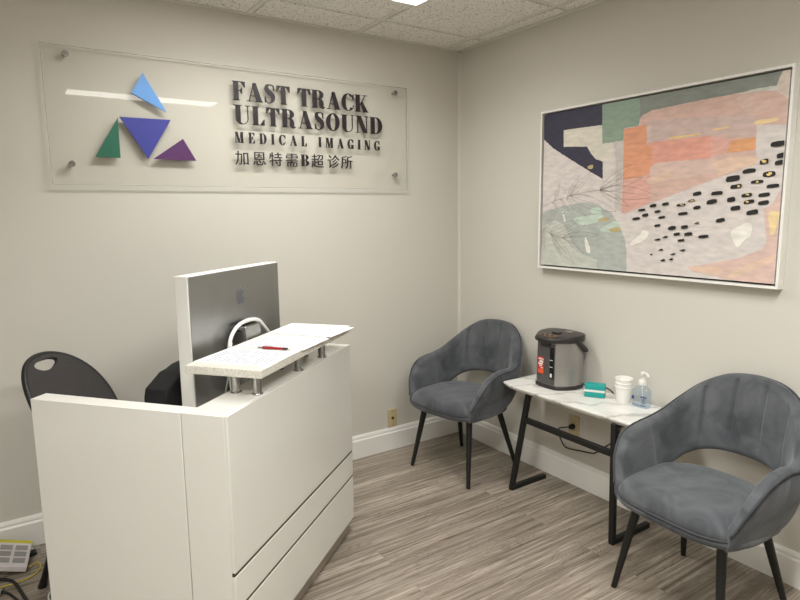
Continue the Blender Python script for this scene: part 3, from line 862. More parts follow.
CJK = {"加":[[[0.195,0.827],[0.194,0.65],[0.053,0.65],[0.053,0.577],[0.192,0.577],[0.155,0.229],[0.028,-0.029],[0.06,-0.053],[0.086,-0.081],[0.223,0.201],[0.265,0.577],[0.417,0.577],[0.403,0.168],[0.379,0.026],[0.364,0.013],[0.345,0.01],[0.237,0.014],[0.252,-0.023],[0.259,-0.061],[0.378,-0.061],[0.415,-0.05],[0.444,-0.022],[0.476,0.144],[0.49,0.65],[0.267,0.65],[0.269,0.827],[0.572,0.716],[0.572,-0.065],[0.644,-0.065],[0.644,0.009],[0.838,0.009],[0.838,-0.057],[0.913,-0.057],[0.913,0.716],[0.644,0.081],[0.644,0.643],[0.838,0.643],[0.838,0.081]],[[24,25,0],[24,10,11],[19,20,14],[12,22,11],[30,31,32],[1,4,10],[24,1,10],[4,5,10],[6,7,9],[13,14,20],[37,34,30],[22,23,11],[34,29,30],[22,12,13],[15,16,17],[17,18,15],[37,32,33],[18,19,15],[34,35,27],[26,27,35],[30,32,37],[7,8,9],[34,27,29],[36,37,33],[33,26,36],[20,21,13],[21,22,13],[15,19,14],[27,28,29],[1,2,4],[5,6,9],[24,0,1],[9,10,5],[2,3,4],[23,24,11],[26,35,36]]],"恩":[[[0.167,0.234],[0.121,0.115],[0.053,0.008],[0.118,-0.029],[0.185,0.084],[0.233,0.21],[0.229,0.737],[0.773,0.737],[0.773,0.362],[0.229,0.362],[0.154,0.801],[0.154,0.298],[0.852,0.298],[0.852,0.801],[0.47,0.717],[0.459,0.637],[0.286,0.637],[0.286,0.579],[0.442,0.579],[0.384,0.492],[0.274,0.431],[0.294,0.409],[0.31,0.384],[0.419,0.443],[0.486,0.523],[0.67,0.384],[0.714,0.429],[0.508,0.574],[0.51,0.579],[0.713,0.579],[0.713,0.637],[0.524,0.637],[0.535,0.717],[0.29,0.237],[0.29,0.041],[0.318,-0.04],[0.428,-0.062],[0.634,-0.062],[0.729,-0.028],[0.761,0.107],[0.724,0.119],[0.691,0.137],[0.677,0.03],[0.629,0.008],[0.378,0.014],[0.366,0.042],[0.366,0.237],[0.43,0.249],[0.507,0.166],[0.563,0.086],[0.627,0.121],[0.569,0.201],[0.491,0.28],[0.73,0.224],[0.818,0.104],[0.876,-0.012],[0.946,0.022],[0.884,0.137],[0.795,0.255]],[[24,25,26],[12,13,8],[31,14,15],[13,7,8],[15,17,31],[38,39,42],[54,55,57],[9,6,11],[17,29,31],[5,0,1],[23,24,19],[18,19,24],[4,5,1],[18,29,17],[11,8,9],[28,29,18],[31,32,14],[8,11,12],[43,44,36],[37,38,42],[24,26,27],[28,18,27],[36,37,43],[27,18,24],[10,6,7],[48,49,51],[33,34,45],[21,22,23],[57,58,54],[21,23,19],[3,4,1],[58,53,54],[39,40,42],[56,57,55],[15,16,17],[1,2,3],[37,42,43],[19,20,21],[51,52,48],[49,50,51],[34,35,44],[45,46,33],[45,34,44],[6,10,11],[13,10,7],[29,30,31],[52,47,48],[40,41,42],[35,36,44]]],"特":[[[0.097,0.763],[0.076,0.578],[0.039,0.424],[0.097,0.392],[0.136,0.562],[0.212,0.562],[0.212,0.317],[0.047,0.27],[0.063,0.194],[0.212,0.242],[0.212,-0.08],[0.284,-0.08],[0.284,0.265],[0.387,0.299],[0.381,0.369],[0.284,0.339],[0.284,0.562],[0.379,0.562],[0.379,0.634],[0.284,0.634],[0.284,0.839],[0.212,0.839],[0.212,0.634],[0.147,0.634],[0.16,0.752],[0.457,0.212],[0.529,0.129],[0.58,0.048],[0.64,0.087],[0.586,0.166],[0.513,0.246],[0.642,0.841],[0.642,0.732],[0.447,0.732],[0.447,0.662],[0.642,0.662],[0.642,0.536],[0.389,0.536],[0.389,0.465],[0.764,0.465],[0.764,0.346],[0.405,0.346],[0.405,0.275],[0.764,0.275],[0.764,0.013],[0.76,-0.001],[0.744,-0.005],[0.613,-0.005],[0.627,-0.042],[0.636,-0.08],[0.732,-0.078],[0.795,-0.067],[0.828,-0.04],[0.836,0.013],[0.836,0.275],[0.952,0.275],[0.952,0.346],[0.836,0.346],[0.836,0.465],[0.958,0.465],[0.958,0.536],[0.713,0.536],[0.713,0.662],[0.912,0.662],[0.912,0.732],[0.713,0.732],[0.713,0.841]],[[30,25,26],[65,66,31],[36,37,38],[59,60,61],[65,31,32],[51,45,46],[35,63,34],[9,11,12],[62,63,35],[29,30,26],[34,63,65],[0,1,23],[46,47,48],[19,21,22],[39,59,38],[55,56,57],[58,59,39],[42,55,40],[48,49,50],[22,23,4],[57,58,39],[63,64,65],[43,55,42],[9,10,11],[54,55,43],[7,8,9],[48,50,46],[2,3,4],[40,41,42],[33,34,32],[5,6,15],[1,2,4],[17,18,19],[4,19,22],[16,5,15],[57,39,40],[19,20,21],[24,0,23],[27,28,29],[53,44,45],[26,27,29],[53,54,44],[32,34,65],[6,7,9],[50,51,46],[52,53,45],[61,62,35],[9,12,6],[54,43,44],[5,17,4],[36,38,59],[16,17,5],[13,14,15],[12,13,15],[61,35,36],[51,52,45],[61,36,59],[12,15,6],[23,1,4],[55,57,40],[4,17,19]]],"需":[[[0.143,0.224],[0.143,-0.078],[0.214,-0.078],[0.214,0.162],[0.362,0.162],[0.362,-0.072],[0.431,-0.072],[0.431,0.162],[0.584,0.162],[0.584,-0.072],[0.653,-0.072],[0.653,0.162],[0.809,0.162],[0.809,-0.004],[0.807,-0.014],[0.795,-0.017],[0.71,-0.017],[0.734,-0.08],[0.803,-0.079],[0.851,-0.068],[0.876,-0.046],[0.882,-0.005],[0.882,0.224],[0.504,0.224],[0.531,0.295],[0.938,0.295],[0.938,0.356],[0.065,0.356],[0.065,0.295],[0.453,0.295],[0.432,0.224],[0.194,0.571],[0.194,0.521],[0.409,0.521],[0.409,0.571],[0.172,0.466],[0.172,0.416],[0.41,0.416],[0.41,0.466],[0.585,0.466],[0.585,0.415],[0.83,0.415],[0.83,0.466],[0.585,0.571],[0.585,0.521],[0.806,0.521],[0.806,0.571],[0.076,0.681],[0.076,0.49],[0.144,0.49],[0.144,0.626],[0.461,0.626],[0.461,0.389],[0.533,0.389],[0.533,0.626],[0.855,0.626],[0.855,0.49],[0.925,0.49],[0.925,0.681],[0.533,0.681],[0.533,0.74],[0.865,0.74],[0.865,0.8],[0.134,0.8],[0.134,0.74],[0.461,0.74],[0.461,0.681]],[[1,2,3],[23,8,11],[65,61,64],[33,31,32],[60,61,65],[23,7,8],[61,63,64],[25,27,28],[4,6,7],[57,58,55],[66,47,50],[50,51,66],[21,13,14],[13,21,12],[56,57,55],[4,5,6],[8,9,10],[0,1,3],[8,10,11],[23,29,30],[21,22,12],[48,49,50],[41,42,39],[23,24,29],[19,20,14],[14,15,18],[30,4,7],[29,25,28],[54,55,59],[24,25,29],[54,59,66],[45,43,44],[59,65,66],[47,48,50],[22,23,11],[52,53,54],[51,54,66],[18,19,14],[20,21,14],[30,0,3],[51,52,54],[30,3,4],[45,46,43],[17,18,15],[55,58,59],[41,39,40],[16,17,15],[37,35,36],[37,38,35],[11,12,22],[59,60,65],[25,26,27],[23,30,7],[33,34,31],[61,62,63]]],"超":[[[0.594,0.348],[0.833,0.348],[0.833,0.164],[0.594,0.164],[0.523,0.411],[0.523,0.101],[0.908,0.101],[0.908,0.411],[0.097,0.389],[0.083,0.144],[0.027,-0.045],[0.088,-0.081],[0.124,0.008],[0.146,0.115],[0.297,-0.021],[0.553,-0.054],[0.94,-0.054],[0.952,-0.015],[0.97,0.02],[0.418,0.025],[0.313,0.051],[0.313,0.252],[0.47,0.252],[0.47,0.319],[0.313,0.319],[0.313,0.461],[0.473,0.461],[0.513,0.427],[0.641,0.547],[0.702,0.733],[0.856,0.733],[0.844,0.592],[0.827,0.537],[0.815,0.529],[0.701,0.532],[0.714,0.5],[0.72,0.467],[0.83,0.467],[0.863,0.474],[0.888,0.492],[0.914,0.572],[0.93,0.798],[0.49,0.798],[0.49,0.733],[0.631,0.733],[0.583,0.585],[0.48,0.486],[0.48,0.529],[0.302,0.529],[0.302,0.653],[0.46,0.653],[0.46,0.72],[0.302,0.72],[0.302,0.84],[0.232,0.84],[0.232,0.72],[0.073,0.72],[0.073,0.653],[0.232,0.653],[0.232,0.529],[0.052,0.529],[0.052,0.461],[0.246,0.461],[0.246,0.093],[0.196,0.154],[0.159,0.241],[0.165,0.385]],[[64,9,13],[64,65,9],[39,40,32],[56,57,55],[59,60,61],[45,28,44],[52,53,54],[62,24,25],[7,4,1],[63,20,21],[50,52,55],[40,31,32],[20,14,19],[27,28,46],[58,50,57],[65,66,8],[49,50,58],[28,29,44],[42,43,44],[40,41,30],[4,0,1],[65,8,9],[10,11,12],[9,10,12],[26,27,46],[48,62,25],[28,45,46],[29,30,41],[21,23,24],[62,21,24],[48,59,62],[17,18,15],[62,63,21],[6,7,2],[63,64,13],[25,26,46],[9,12,13],[50,51,52],[41,42,29],[14,15,19],[42,44,29],[48,58,59],[3,4,5],[14,20,63],[36,37,33],[47,48,25],[21,22,23],[46,47,25],[38,39,32],[38,32,33],[15,16,17],[33,34,35],[37,38,33],[48,49,58],[18,19,15],[35,36,33],[57,50,55],[3,5,2],[59,61,62],[31,40,30],[13,14,63],[52,54,55],[3,0,4],[5,6,2],[7,1,2]]],"诊":[[[0.131,0.774],[0.278,0.628],[0.33,0.682],[0.179,0.822],[0.662,0.559],[0.552,0.461],[0.418,0.384],[0.445,0.359],[0.466,0.333],[0.605,0.421],[0.723,0.533],[0.756,0.421],[0.616,0.285],[0.434,0.185],[0.461,0.158],[0.483,0.129],[0.671,0.242],[0.818,0.393],[0.861,0.276],[0.676,0.093],[0.394,-0.015],[0.419,-0.047],[0.438,-0.08],[0.732,0.045],[0.929,0.249],[0.046,0.526],[0.046,0.454],[0.198,0.454],[0.198,0.107],[0.177,0.039],[0.142,-0.001],[0.167,-0.025],[0.188,-0.052],[0.407,0.114],[0.384,0.178],[0.271,0.101],[0.271,0.526],[0.639,0.842],[0.516,0.663],[0.33,0.522],[0.381,0.468],[0.533,0.581],[0.653,0.722],[0.783,0.583],[0.926,0.477],[0.951,0.509],[0.981,0.538],[0.822,0.643],[0.69,0.782],[0.709,0.821]],[[48,42,47],[8,9,5],[47,43,45],[23,18,19],[25,26,27],[38,39,41],[45,46,47],[21,22,19],[33,34,35],[32,35,29],[5,6,7],[36,25,27],[15,16,12],[3,1,2],[7,8,5],[3,0,1],[48,49,37],[35,28,29],[35,27,28],[43,44,45],[48,37,42],[16,11,12],[23,24,18],[19,20,21],[9,10,4],[22,23,19],[16,17,11],[35,36,27],[14,15,12],[31,32,29],[5,9,4],[37,38,42],[32,33,35],[42,43,47],[42,38,41],[29,30,31],[12,13,14],[39,40,41]]],"所":[[[0.534,0.739],[0.514,0.181],[0.404,-0.032],[0.435,-0.055],[0.462,-0.082],[0.585,0.154],[0.611,0.429],[0.766,0.429],[0.766,-0.077],[0.841,-0.077],[0.841,0.429],[0.958,0.429],[0.958,0.501],[0.611,0.501],[0.611,0.684],[0.939,0.764],[0.888,0.828],[0.172,0.361],[0.172,0.391],[0.172,0.521],[0.37,0.521],[0.37,0.361],[0.441,0.819],[0.285,0.772],[0.098,0.741],[0.098,0.391],[0.088,0.176],[0.029,-0.034],[0.09,-0.082],[0.15,0.097],[0.17,0.293],[0.442,0.293],[0.442,0.589],[0.172,0.589],[0.172,0.685],[0.342,0.713],[0.489,0.756]],[[13,0,1],[14,16,0],[1,6,13],[25,26,30],[34,24,33],[33,19,20],[14,15,16],[3,5,1],[27,28,29],[6,11,12],[6,12,13],[35,36,22],[32,33,20],[18,25,17],[31,32,21],[1,2,3],[29,30,26],[17,25,30],[21,17,30],[26,27,29],[7,11,6],[24,25,33],[10,11,7],[25,19,33],[9,7,8],[23,24,34],[25,18,19],[3,4,5],[9,10,7],[13,14,0],[34,35,23],[23,35,22],[30,31,21],[5,6,1],[32,20,21]]]}
CJX = {'加': -1.4212, '恩': -1.3326, '特': -1.244, '需': -1.1544, '超': -1.0065, '诊': -0.9108, '所': -0.8273}
for chn, (vs, fs) in CJK.items():
    bm = bmesh.new()
    k = 0.0755
    ox, oz = CJX[chn] - 0.5 * k, 1.7121
    f = [bm.verts.new((ox + x * k, PY0 - 0.0065, oz + y * k)) for x, y in vs]
    g = [bm.verts.new((ox + x * k, PY0 - 0.0002, oz + y * k)) for x, y in vs]
    cnt = {}
    for a in fs:
        bm.faces.new([f[i] for i in a]); bm.faces.new([g[i] for i in reversed(a)])
        for i in range(3):
            ed = (a[i], a[(i + 1) % 3]); cnt[tuple(sorted(ed))] = cnt.get(tuple(sorted(ed)), []) + [ed]
    for v in cnt.values():
        if len(v) == 1:
            i, j = v[0]
            bm.faces.new((f[j], f[i], g[i], g[j]))
    link_mesh('letter', bm, M_letter, sign)
letter(glyph('B')[1], -1.1031, 1.7116, 0.062, 0.060)

# ------------------------------------------------------------------ abstract painting on the right wall
PC_Y, PC_Z, PHW, PHH = -1.3300, 1.5660, 0.6085, 0.4090
pic = thing('framed_painting', 'large abstract pastel canvas in a thin white frame on the right wall', 'painting', (0, PC_Y, PC_Z))
def PX(bm, u0, u1, v0, v1, d0, d1, mi=0):        # u to the right in the picture (-y), v up, d out from the wall (-x)
    box(bm, -d1, -d0, -u1, -u0, v0, v1, mi)
bm = bmesh.new()
ft = 0.010
PX(bm, -PHW, -PHW + ft, -PHH, PHH, 0.002, 0.042); PX(bm, PHW - ft, PHW, -PHH, PHH, 0.002, 0.042)
PX(bm, -PHW + ft, PHW - ft, -PHH, -PHH + ft, 0.002, 0.042); PX(bm, -PHW + ft, PHW - ft, PHH - ft, PHH, 0.002, 0.042)
o = link_mesh('frame', bm, M_trim, pic); o['label'] = 'thin white floating frame'
bm = bmesh.new(); PX(bm, -PHW + ft, PHW - ft, -PHH + ft, PHH - ft, 0.002, 0.008)
o = link_mesh('backing', bm, M_black, pic); o['label'] = 'black backing seen in the gap round the canvas'
CW, CH, CD = PHW - ft - 0.0085, PHH - ft - 0.0085, 0.034
PAL = dict(base=(212, 204, 199), grey_green=(176, 181, 174), pale_grey=(196, 198, 188), teal_light=(192, 208, 194), gold=(190, 172, 122), navy=(52, 50, 68),
           cream_white=(214, 208, 194), grey_lilac=(198, 190, 184), sage=(140, 160, 142), grey_sage=(134, 140, 132), pale_pink=(214, 200, 188), pink=(211, 178, 166),
           pink_light=(214, 186, 175), pink_grey=(204, 180, 172), beige=(206, 190, 180), orange=(222, 156, 122), salmon=(217, 168, 154), coral=(222, 160, 142),
           orange_warm=(222, 162, 116), peach=(220, 191, 170), gold_bright=(232, 200, 128), cream=(230, 206, 156), rose=(213, 184, 173), white_paint=(232, 228, 218),
           black=(30, 27, 25), line=(120, 104, 92))
def paint(name, c):
    n = 0.11 if name not in ('black', 'line', 'navy') else 0.15
    return mat('paint_' + name, c, 0.6, noise=n, scale=9, stretch=(1, 2.2, 7), bump=0.35, bump_scale=45)
keys = list(PAL)
PM = [paint(k, PAL[k]) for k in keys]
PAINT = {"polys":[["grey_green",[[-0.5685,-0.118],[-0.4425,-0.089],[-0.3025,-0.071],[-0.2175,-0.085],[-0.1345,-0.121],[-0.0875,-0.176],[-0.0535,-0.24],[-0.0395,-0.305],[-0.0345,-0.413],[-0.5605,-0.4]]],["pale_grey",[[-0.5665,-0.191],[-0.4805,-0.158],[-0.4125,-0.189],[-0.3575,-0.279],[-0.2915,-0.327],[-0.2055,-0.352],[-0.2035,-0.399],[-0.5605,-0.4]]],["teal_light",[[-0.3555,-0.15],[-0.1975,-0.131],[-0.1885,-0.157],[-0.2955,-0.183]]],["teal_light",[[-0.1885,-0.201],[-0.1045,-0.162],[-0.0805,-0.211],[-0.1765,-0.213]]],["teal_light",[[-0.2515,-0.104],[-0.1985,-0.098],[-0.1915,-0.129],[-0.2395,-0.127]]],["gold",[[-0.2045,-0.156],[-0.1735,-0.146],[-0.1425,-0.148],[-0.1495,-0.161],[-0.1905,-0.165]]],["gold",[[-0.1365,-0.2],[-0.0865,-0.19],[-0.0805,-0.211],[-0.1305,-0.214]]],["navy",[[-0.5745,0.404],[-0.2055,0.398],[-0.2005,0.29],[-0.4365,0.294],[-0.4335,0.21],[-0.2865,0.199],[-0.2635,0.165],[-0.2325,0.134],[-0.1915,0.119],[-0.1875,0.036],[-0.3215,0.108],[-0.5065,0.212],[-0.5705,0.264]]],["cream_white",[[-0.4365,0.294],[-0.2045,0.29],[-0.2005,0.206],[-0.1335,0.202],[-0.1335,0.133],[-0.1885,0.121],[-0.2325,0.134],[-0.2635,0.165],[-0.2865,0.199],[-0.4335,0.213]]],["grey_lilac",[[-0.1335,0.202],[-0.0825,0.208],[-0.0775,0.027],[-0.0795,-0.115],[-0.1125,-0.11],[-0.1185,0.121]]],["gold",[[-0.2785,0.103],[-0.2485,0.108],[-0.2505,0.091],[-0.2725,0.09]]],["sage",[[-0.2055,0.398],[-0.0055,0.393],[0.0025,0.304],[-0.0035,0.261],[-0.0765,0.261],[-0.0825,0.206],[-0.1975,0.203]]],["grey_sage",[[-0.0055,0.393],[0.0485,0.397],[0.5875,0.391],[0.5665,0.335],[0.4685,0.333],[0.2795,0.328],[0.0525,0.32],[0.0625,0.321],[0.0145,0.306],[0.0025,0.295]]],["pale_pink",[[0.5875,0.391],[0.6065,0.391],[0.6105,0.281],[0.5765,0.313],[0.5665,0.335]]],["pale_grey",[[0.4685,0.337],[0.5605,0.338],[0.5645,0.331],[0.5195,0.324],[0.4655,0.326]]],["pink",[[0.0015,0.265],[0.0025,0.295],[0.0165,0.307],[0.0645,0.321],[0.2795,0.329],[0.4005,0.331],[0.5195,0.325],[0.5695,0.317],[0.6115,0.281],[0.6165,0.192],[0.5065,0.202],[0.5135,0.057],[0.3175,-0.004],[0.0745,-0.083],[-0.0575,-0.129],[-0.0765,-0.124],[-0.0755,0.027],[-0.0795,0.208]]],["pink_light",[[0.4245,0.314],[0.4805,0.316],[0.4805,0.268],[0.4585,0.26]]],["pink_light",[[0.4955,0.259],[0.5495,0.298],[0.5445,0.27],[0.5105,0.253]]],["pink_grey",[[0.0555,0.279],[0.5005,0.244],[0.5065,0.158],[0.3305,0.185],[0.0605,0.189]]],["beige",[[0.0365,0.252],[0.0565,0.262],[0.0595,0.198],[0.0605,0.183],[0.0405,0.182]]],["orange",[[-0.0815,0.257],[0.0365,0.263],[0.0415,0.174],[0.0675,0.167],[0.0715,0.089],[0.0595,0.044],[-0.0735,0.027]]],["salmon",[[-0.0755,0.027],[0.0685,0.041],[0.0665,-0.079],[-0.0735,-0.124]]],["coral",[[0.0405,0.182],[0.3305,0.183],[0.3355,0.094],[0.0845,0.092],[0.0845,0.019],[0.0715,0.089],[0.0675,0.167]]],["salmon",[[0.3305,0.177],[0.4195,0.156],[0.4235,0.11],[0.3355,0.102]]],["orange_warm",[[0.4165,0.155],[0.5065,0.158],[0.5065,0.11],[0.3995,0.109]]],["pink_light",[[0.0855,0.088],[0.3615,0.084],[0.3685,0.036],[0.2105,0.021],[0.0885,0.019]]],["peach",[[0.3615,0.08],[0.5075,0.087],[0.5095,0.057],[0.4205,0.033],[0.3695,0.024]]],["peach",[[0.0545,0.025],[0.1545,0.049],[0.1645,0.023],[0.0705,0.004]]],["gold_bright",[[0.1365,0.195],[0.2875,0.198],[0.2875,0.192],[0.1555,0.187]]],["gold_bright",[[0.3365,0.208],[0.4005,0.21],[0.4015,0.205],[0.3375,0.202]]],["cream",[[0.5055,0.219],[0.5765,0.219],[0.5785,0.209],[0.5065,0.204]]],["rose",[[0.5535,-0.113],[0.5835,-0.097],[0.6095,-0.046],[0.6185,0.017],[0.6295,-0.404],[0.4145,-0.392],[0.2835,-0.352],[0.4695,-0.307],[0.5645,-0.265],[0.5745,-0.231]]],["cream",[[0.5745,-0.129],[0.6085,-0.125],[0.6115,-0.143],[0.6005,-0.202],[0.5855,-0.206]]],["peach",[[0.4395,-0.374],[0.5045,-0.335],[0.6015,-0.287],[0.6005,-0.311],[0.5065,-0.361],[0.4495,-0.389]]],["peach",[[0.2735,-0.351],[0.4125,-0.35],[0.3875,-0.379],[0.2945,-0.372]]],["white_paint",[[0.4365,-0.201],[0.4695,-0.179],[0.4935,-0.166],[0.5155,-0.174],[0.5145,-0.216],[0.4975,-0.229],[0.4685,-0.264],[0.4475,-0.235]]],["white_paint",[[-0.0185,-0.26],[0.0265,-0.225],[0.0405,-0.202],[0.0715,-0.212],[0.0555,-0.246],[-0.0075,-0.274]]],["white_paint",[[-0.4285,-0.122],[-0.4215,-0.119],[-0.4065,-0.163],[-0.4185,-0.163]]],["white_paint",[[-0.2825,-0.257],[-0.2725,-0.247],[-0.2435,-0.31],[-0.2675,-0.316]]]],"dash":[[0.2695,-0.049,0.3065,-0.045,0.016,0],[0.3475,-0.05,0.3955,-0.046,0.016,0],[0.3305,-0.085,0.3745,-0.079,0.019,0],[0.4035,0.004,0.4585,0.01,0.024,0],[0.4665,0.031,0.5165,0.034,0.018,0],[0.5425,0.014,0.5885,0.018,0.02,1],[0.5005,-0.011,0.5475,-0.009,0.013,1],[0.5595,-0.03,0.6045,-0.027,0.015,0],[0.4235,-0.027,0.4685,-0.022,0.017,1],[0.5325,-0.062,0.5745,-0.058,0.015,0],[0.4695,-0.062,0.5095,-0.057,0.015,1],[0.4145,-0.078,0.4465,-0.072,0.019,0],[0.4795,-0.088,0.5195,-0.083,0.015,1],[0.5335,-0.092,0.5735,-0.087,0.016,0],[0.4305,-0.112,0.4685,-0.106,0.018,0],[0.4925,-0.129,0.5365,-0.122,0.019,0],[0.3745,-0.16,0.4115,-0.153,0.017,0],[0.3045,-0.226,0.3495,-0.221,0.013,0],[0.2755,-0.107,0.3075,-0.102,0.014,0],[0.2475,-0.077,0.2815,-0.073,0.01,1],[0.2095,-0.131,0.2525,-0.127,0.013,0],[0.2005,-0.094,0.2415,-0.091,0.011,1],[0.1325,-0.089,0.1645,-0.085,0.013,0],[0.0725,-0.096,0.1045,-0.091,0.015,0],[0.0975,-0.121,0.1265,-0.117,0.011,0],[0.1175,-0.147,0.1505,-0.143,0.011,0],[0.1005,-0.183,0.1295,-0.178,0.011,0],[0.1665,-0.194,0.2035,-0.188,0.017,0],[0.2265,-0.188,0.2575,-0.183,0.015,0],[0.2425,-0.218,0.2785,-0.212,0.015,0],[0.1935,-0.219,0.2235,-0.214,0.013,0],[0.1425,-0.232,0.1665,-0.228,0.01,0],[0.1015,-0.245,0.1335,-0.24,0.009,0],[0.2145,-0.245,0.2455,-0.24,0.011,0],[0.2845,-0.17,0.3065,-0.167,0.007,0],[0.1255,-0.289,0.1485,-0.285,0.008,0],[0.2245,-0.286,0.2525,-0.282,0.008,0],[0.1835,-0.305,0.2075,-0.301,0.008,0],[0.1365,-0.335,0.1615,-0.33,0.01,0],[0.1785,-0.328,0.1985,-0.324,0.01,0],[0.0855,-0.312,0.0975,-0.308,0.008,0],[-0.0125,-0.153,0.0265,-0.148,0.013,0],[0.0365,-0.137,0.0685,-0.132,0.014,0],[0.0155,-0.114,0.0525,-0.11,0.012,0],[-0.4235,-0.126,-0.4145,-0.123,0.007,0],[0.5635,0.124,0.6165,0.126,0.02,0],[0.5885,0.08,0.6215,0.084,0.019,0],[0.5835,0.055,0.6205,0.058,0.017,0],[0.5295,0.062,0.5615,0.067,0.019,1]],"leaf":[[-0.2025,-0.014,-0.0285,0.096],[-0.2025,-0.014,0.0285,0.035],[-0.2025,-0.014,0.1105,-0.052],[-0.2025,-0.014,-0.0355,-0.095],[-0.3795,-0.037,-0.2595,0.075],[-0.3795,-0.037,-0.1015,-0.118],[-0.3985,-0.042,-0.3265,0.064],[-0.4045,-0.047,-0.2805,-0.138],[-0.4845,-0.06,-0.4495,0.031],[-0.4435,-0.051,-0.3865,-0.113],[-0.4975,-0.065,-0.4555,-0.107],[-0.5555,-0.212,-0.4685,-0.112],[-0.5135,-0.227,-0.3235,-0.158],[-0.4235,-0.251,-0.2795,-0.182],[-0.4235,-0.251,-0.1995,-0.227],[-0.3835,-0.27,-0.2855,-0.322],[-0.5055,-0.232,-0.3435,-0.379],[-0.5555,-0.212,-0.5485,-0.319],[-0.4915,-0.237,-0.4335,-0.345]],"stems":[[[-0.5635,-0.087],[-0.4845,-0.06],[-0.3795,-0.037],[-0.2915,-0.022],[-0.2025,-0.014]],[[-0.5605,-0.21],[-0.4925,-0.234],[-0.4235,-0.253],[-0.3835,-0.27]]]}
def clip_poly(pts):
    for ax, lim, sg in ((0, CW, 1), (0, -CW, -1), (1, CH, 1), (1, -CH, -1)):
        out = []
        for i in range(len(pts)):
            a, b = pts[i - 1], pts[i]
            ia, ib = sg * a[ax] <= sg * lim, sg * b[ax] <= sg * lim
            if ia != ib:
                t = (lim - a[ax]) / (b[ax] - a[ax])
                out.append((a[0] + (b[0] - a[0]) * t, a[1] + (b[1] - a[1]) * t))
            if ib: out.append(b)
        pts = out
        if len(pts) < 3: return []
    return pts
bm = bmesh.new()
PX(bm, -CW, CW, -CH, CH, 0.009, CD, 0)
depth = [CD]
def dab(key, pts, fix=True, th=0.00004):
    if fix: pts = [(x - 0.0215, y + 0.0060) for x, y in pts]
    pts = clip_poly([tuple(p) for p in pts])
    if len(pts) < 3: return
    depth[0] += th
    vs = [bm.verts.new((-depth[0], -x, y)) for x, y in pts]
    f = bm.faces.new(vs); f.material_index = keys.index(key)
def roughen(pts, step=0.012, amp=0.0016):
    """brushed, slightly wavering edge"""
    out = []
    for i in range(len(pts)):
        a, b = Vector(pts[i]), Vector(pts[(i + 1) % len(pts)])
        n = max(1, int((b - a).length / step))
        d = (b - a); nn = Vector((-d.y, d.x)); nn = nn.normalized() if nn.length > 1e-9 else nn
        for k in range(n):
            q = a + d * (k / n) + nn * random.uniform(-amp, amp) * (1 if k else 0.3)
            out.append((q.x, q.y))
    return out
random.seed(21)
SOFT = ('white_paint', 'peach', 'cream', 'teal_light', 'pink_light', 'gold')
for key, pts in PAINT['polys']:
    if key in SOFT:
        q = [(x, y, 0) for x, y in pts]
        pts = [(p.x, p.y) for p in smooth_path(q + q[:3], 5)[5:-5]]
    dab(key, roughen(pts, 0.007, amp=0.002 if key in SOFT else 0.0012))
for st in PAINT['stems']:
    P = [(p.x, p.y) for p in smooth_path([(x, y, 0) for x, y in st], 6)]
    for a, b in zip(P[:-1], P[1:]):
        n = Vector((-(b[1] - a[1]), b[0] - a[0])).normalized() * 0.0006
        dab('line', [(a[0] - n.x, a[1] - n.y), (b[0] - n.x, b[1] - n.y), (b[0] + n.x, b[1] + n.y), (a[0] + n.x, a[1] + n.y)], th=0.000002)
for x0, y0, x1, y1 in PAINT['leaf']:
    a, b = Vector((x0, y0)), Vector((x1, y1)); d = b - a; n = Vector((-d.y, d.x))
    for sg in (0.10, -0.10, 0.0):
        P = [a + d * t + n * sg * math.sin(PI * t ** 0.8) for t in [k / 10 for k in range(11)]]
        if sg == 0.0: P = P[:8]
        for p, q in zip(P[:-1], P[1:]):
            m_ = Vector((-(q.y - p.y), q.x - p.x)).normalized() * 0.0005
            dab('line', [tuple(p - m_), tuple(q - m_), tuple(q + m_), tuple(p + m_)], th=0.000002)
for x0, y0, x1, y1, h, gold in PAINT['dash']:
    a, b = Vector((x0, y0)), Vector((x1, y1)); d = b - a; n = Vector((-d.y, d.x)).normalized() * h * 0.5
    prof = [(0.0, -0.4), (0.08, -0.8), (0.5, -1.0), (0.93, -0.85), (1.0, -0.3), (0.98, 0.6), (0.85, 0.9), (0.5, 1.0), (0.12, 0.8), (0.02, 0.3)]
    if h < 0.011: prof = [(0.0, -0.1), (0.15, -0.6), (0.6, -1.0), (0.95, -0.8), (1.0, 0.0), (0.9, 0.8), (0.6, 0.9), (0.25, 0.4)]
    dab('black', [tuple(a + d * t + n * (s + random.uniform(-0.1, 0.1))) for t, s in prof])
    if gold:
        for _ in range(3):
            c = a + d * random.uniform(0.3, 0.75) + n * random.uniform(-0.3, 0.4)
            r = h * random.uniform(0.18, 0.3)
            dab('gold_bright', [(c.x + r * 1.6 * math.cos(t) * random.uniform(0.6, 1), c.y + r * math.sin(t) * random.uniform(0.6, 1)) for t in [k * PI / 4 for k in range(8)]])
link_mesh('canvas', bm, PM, pic)

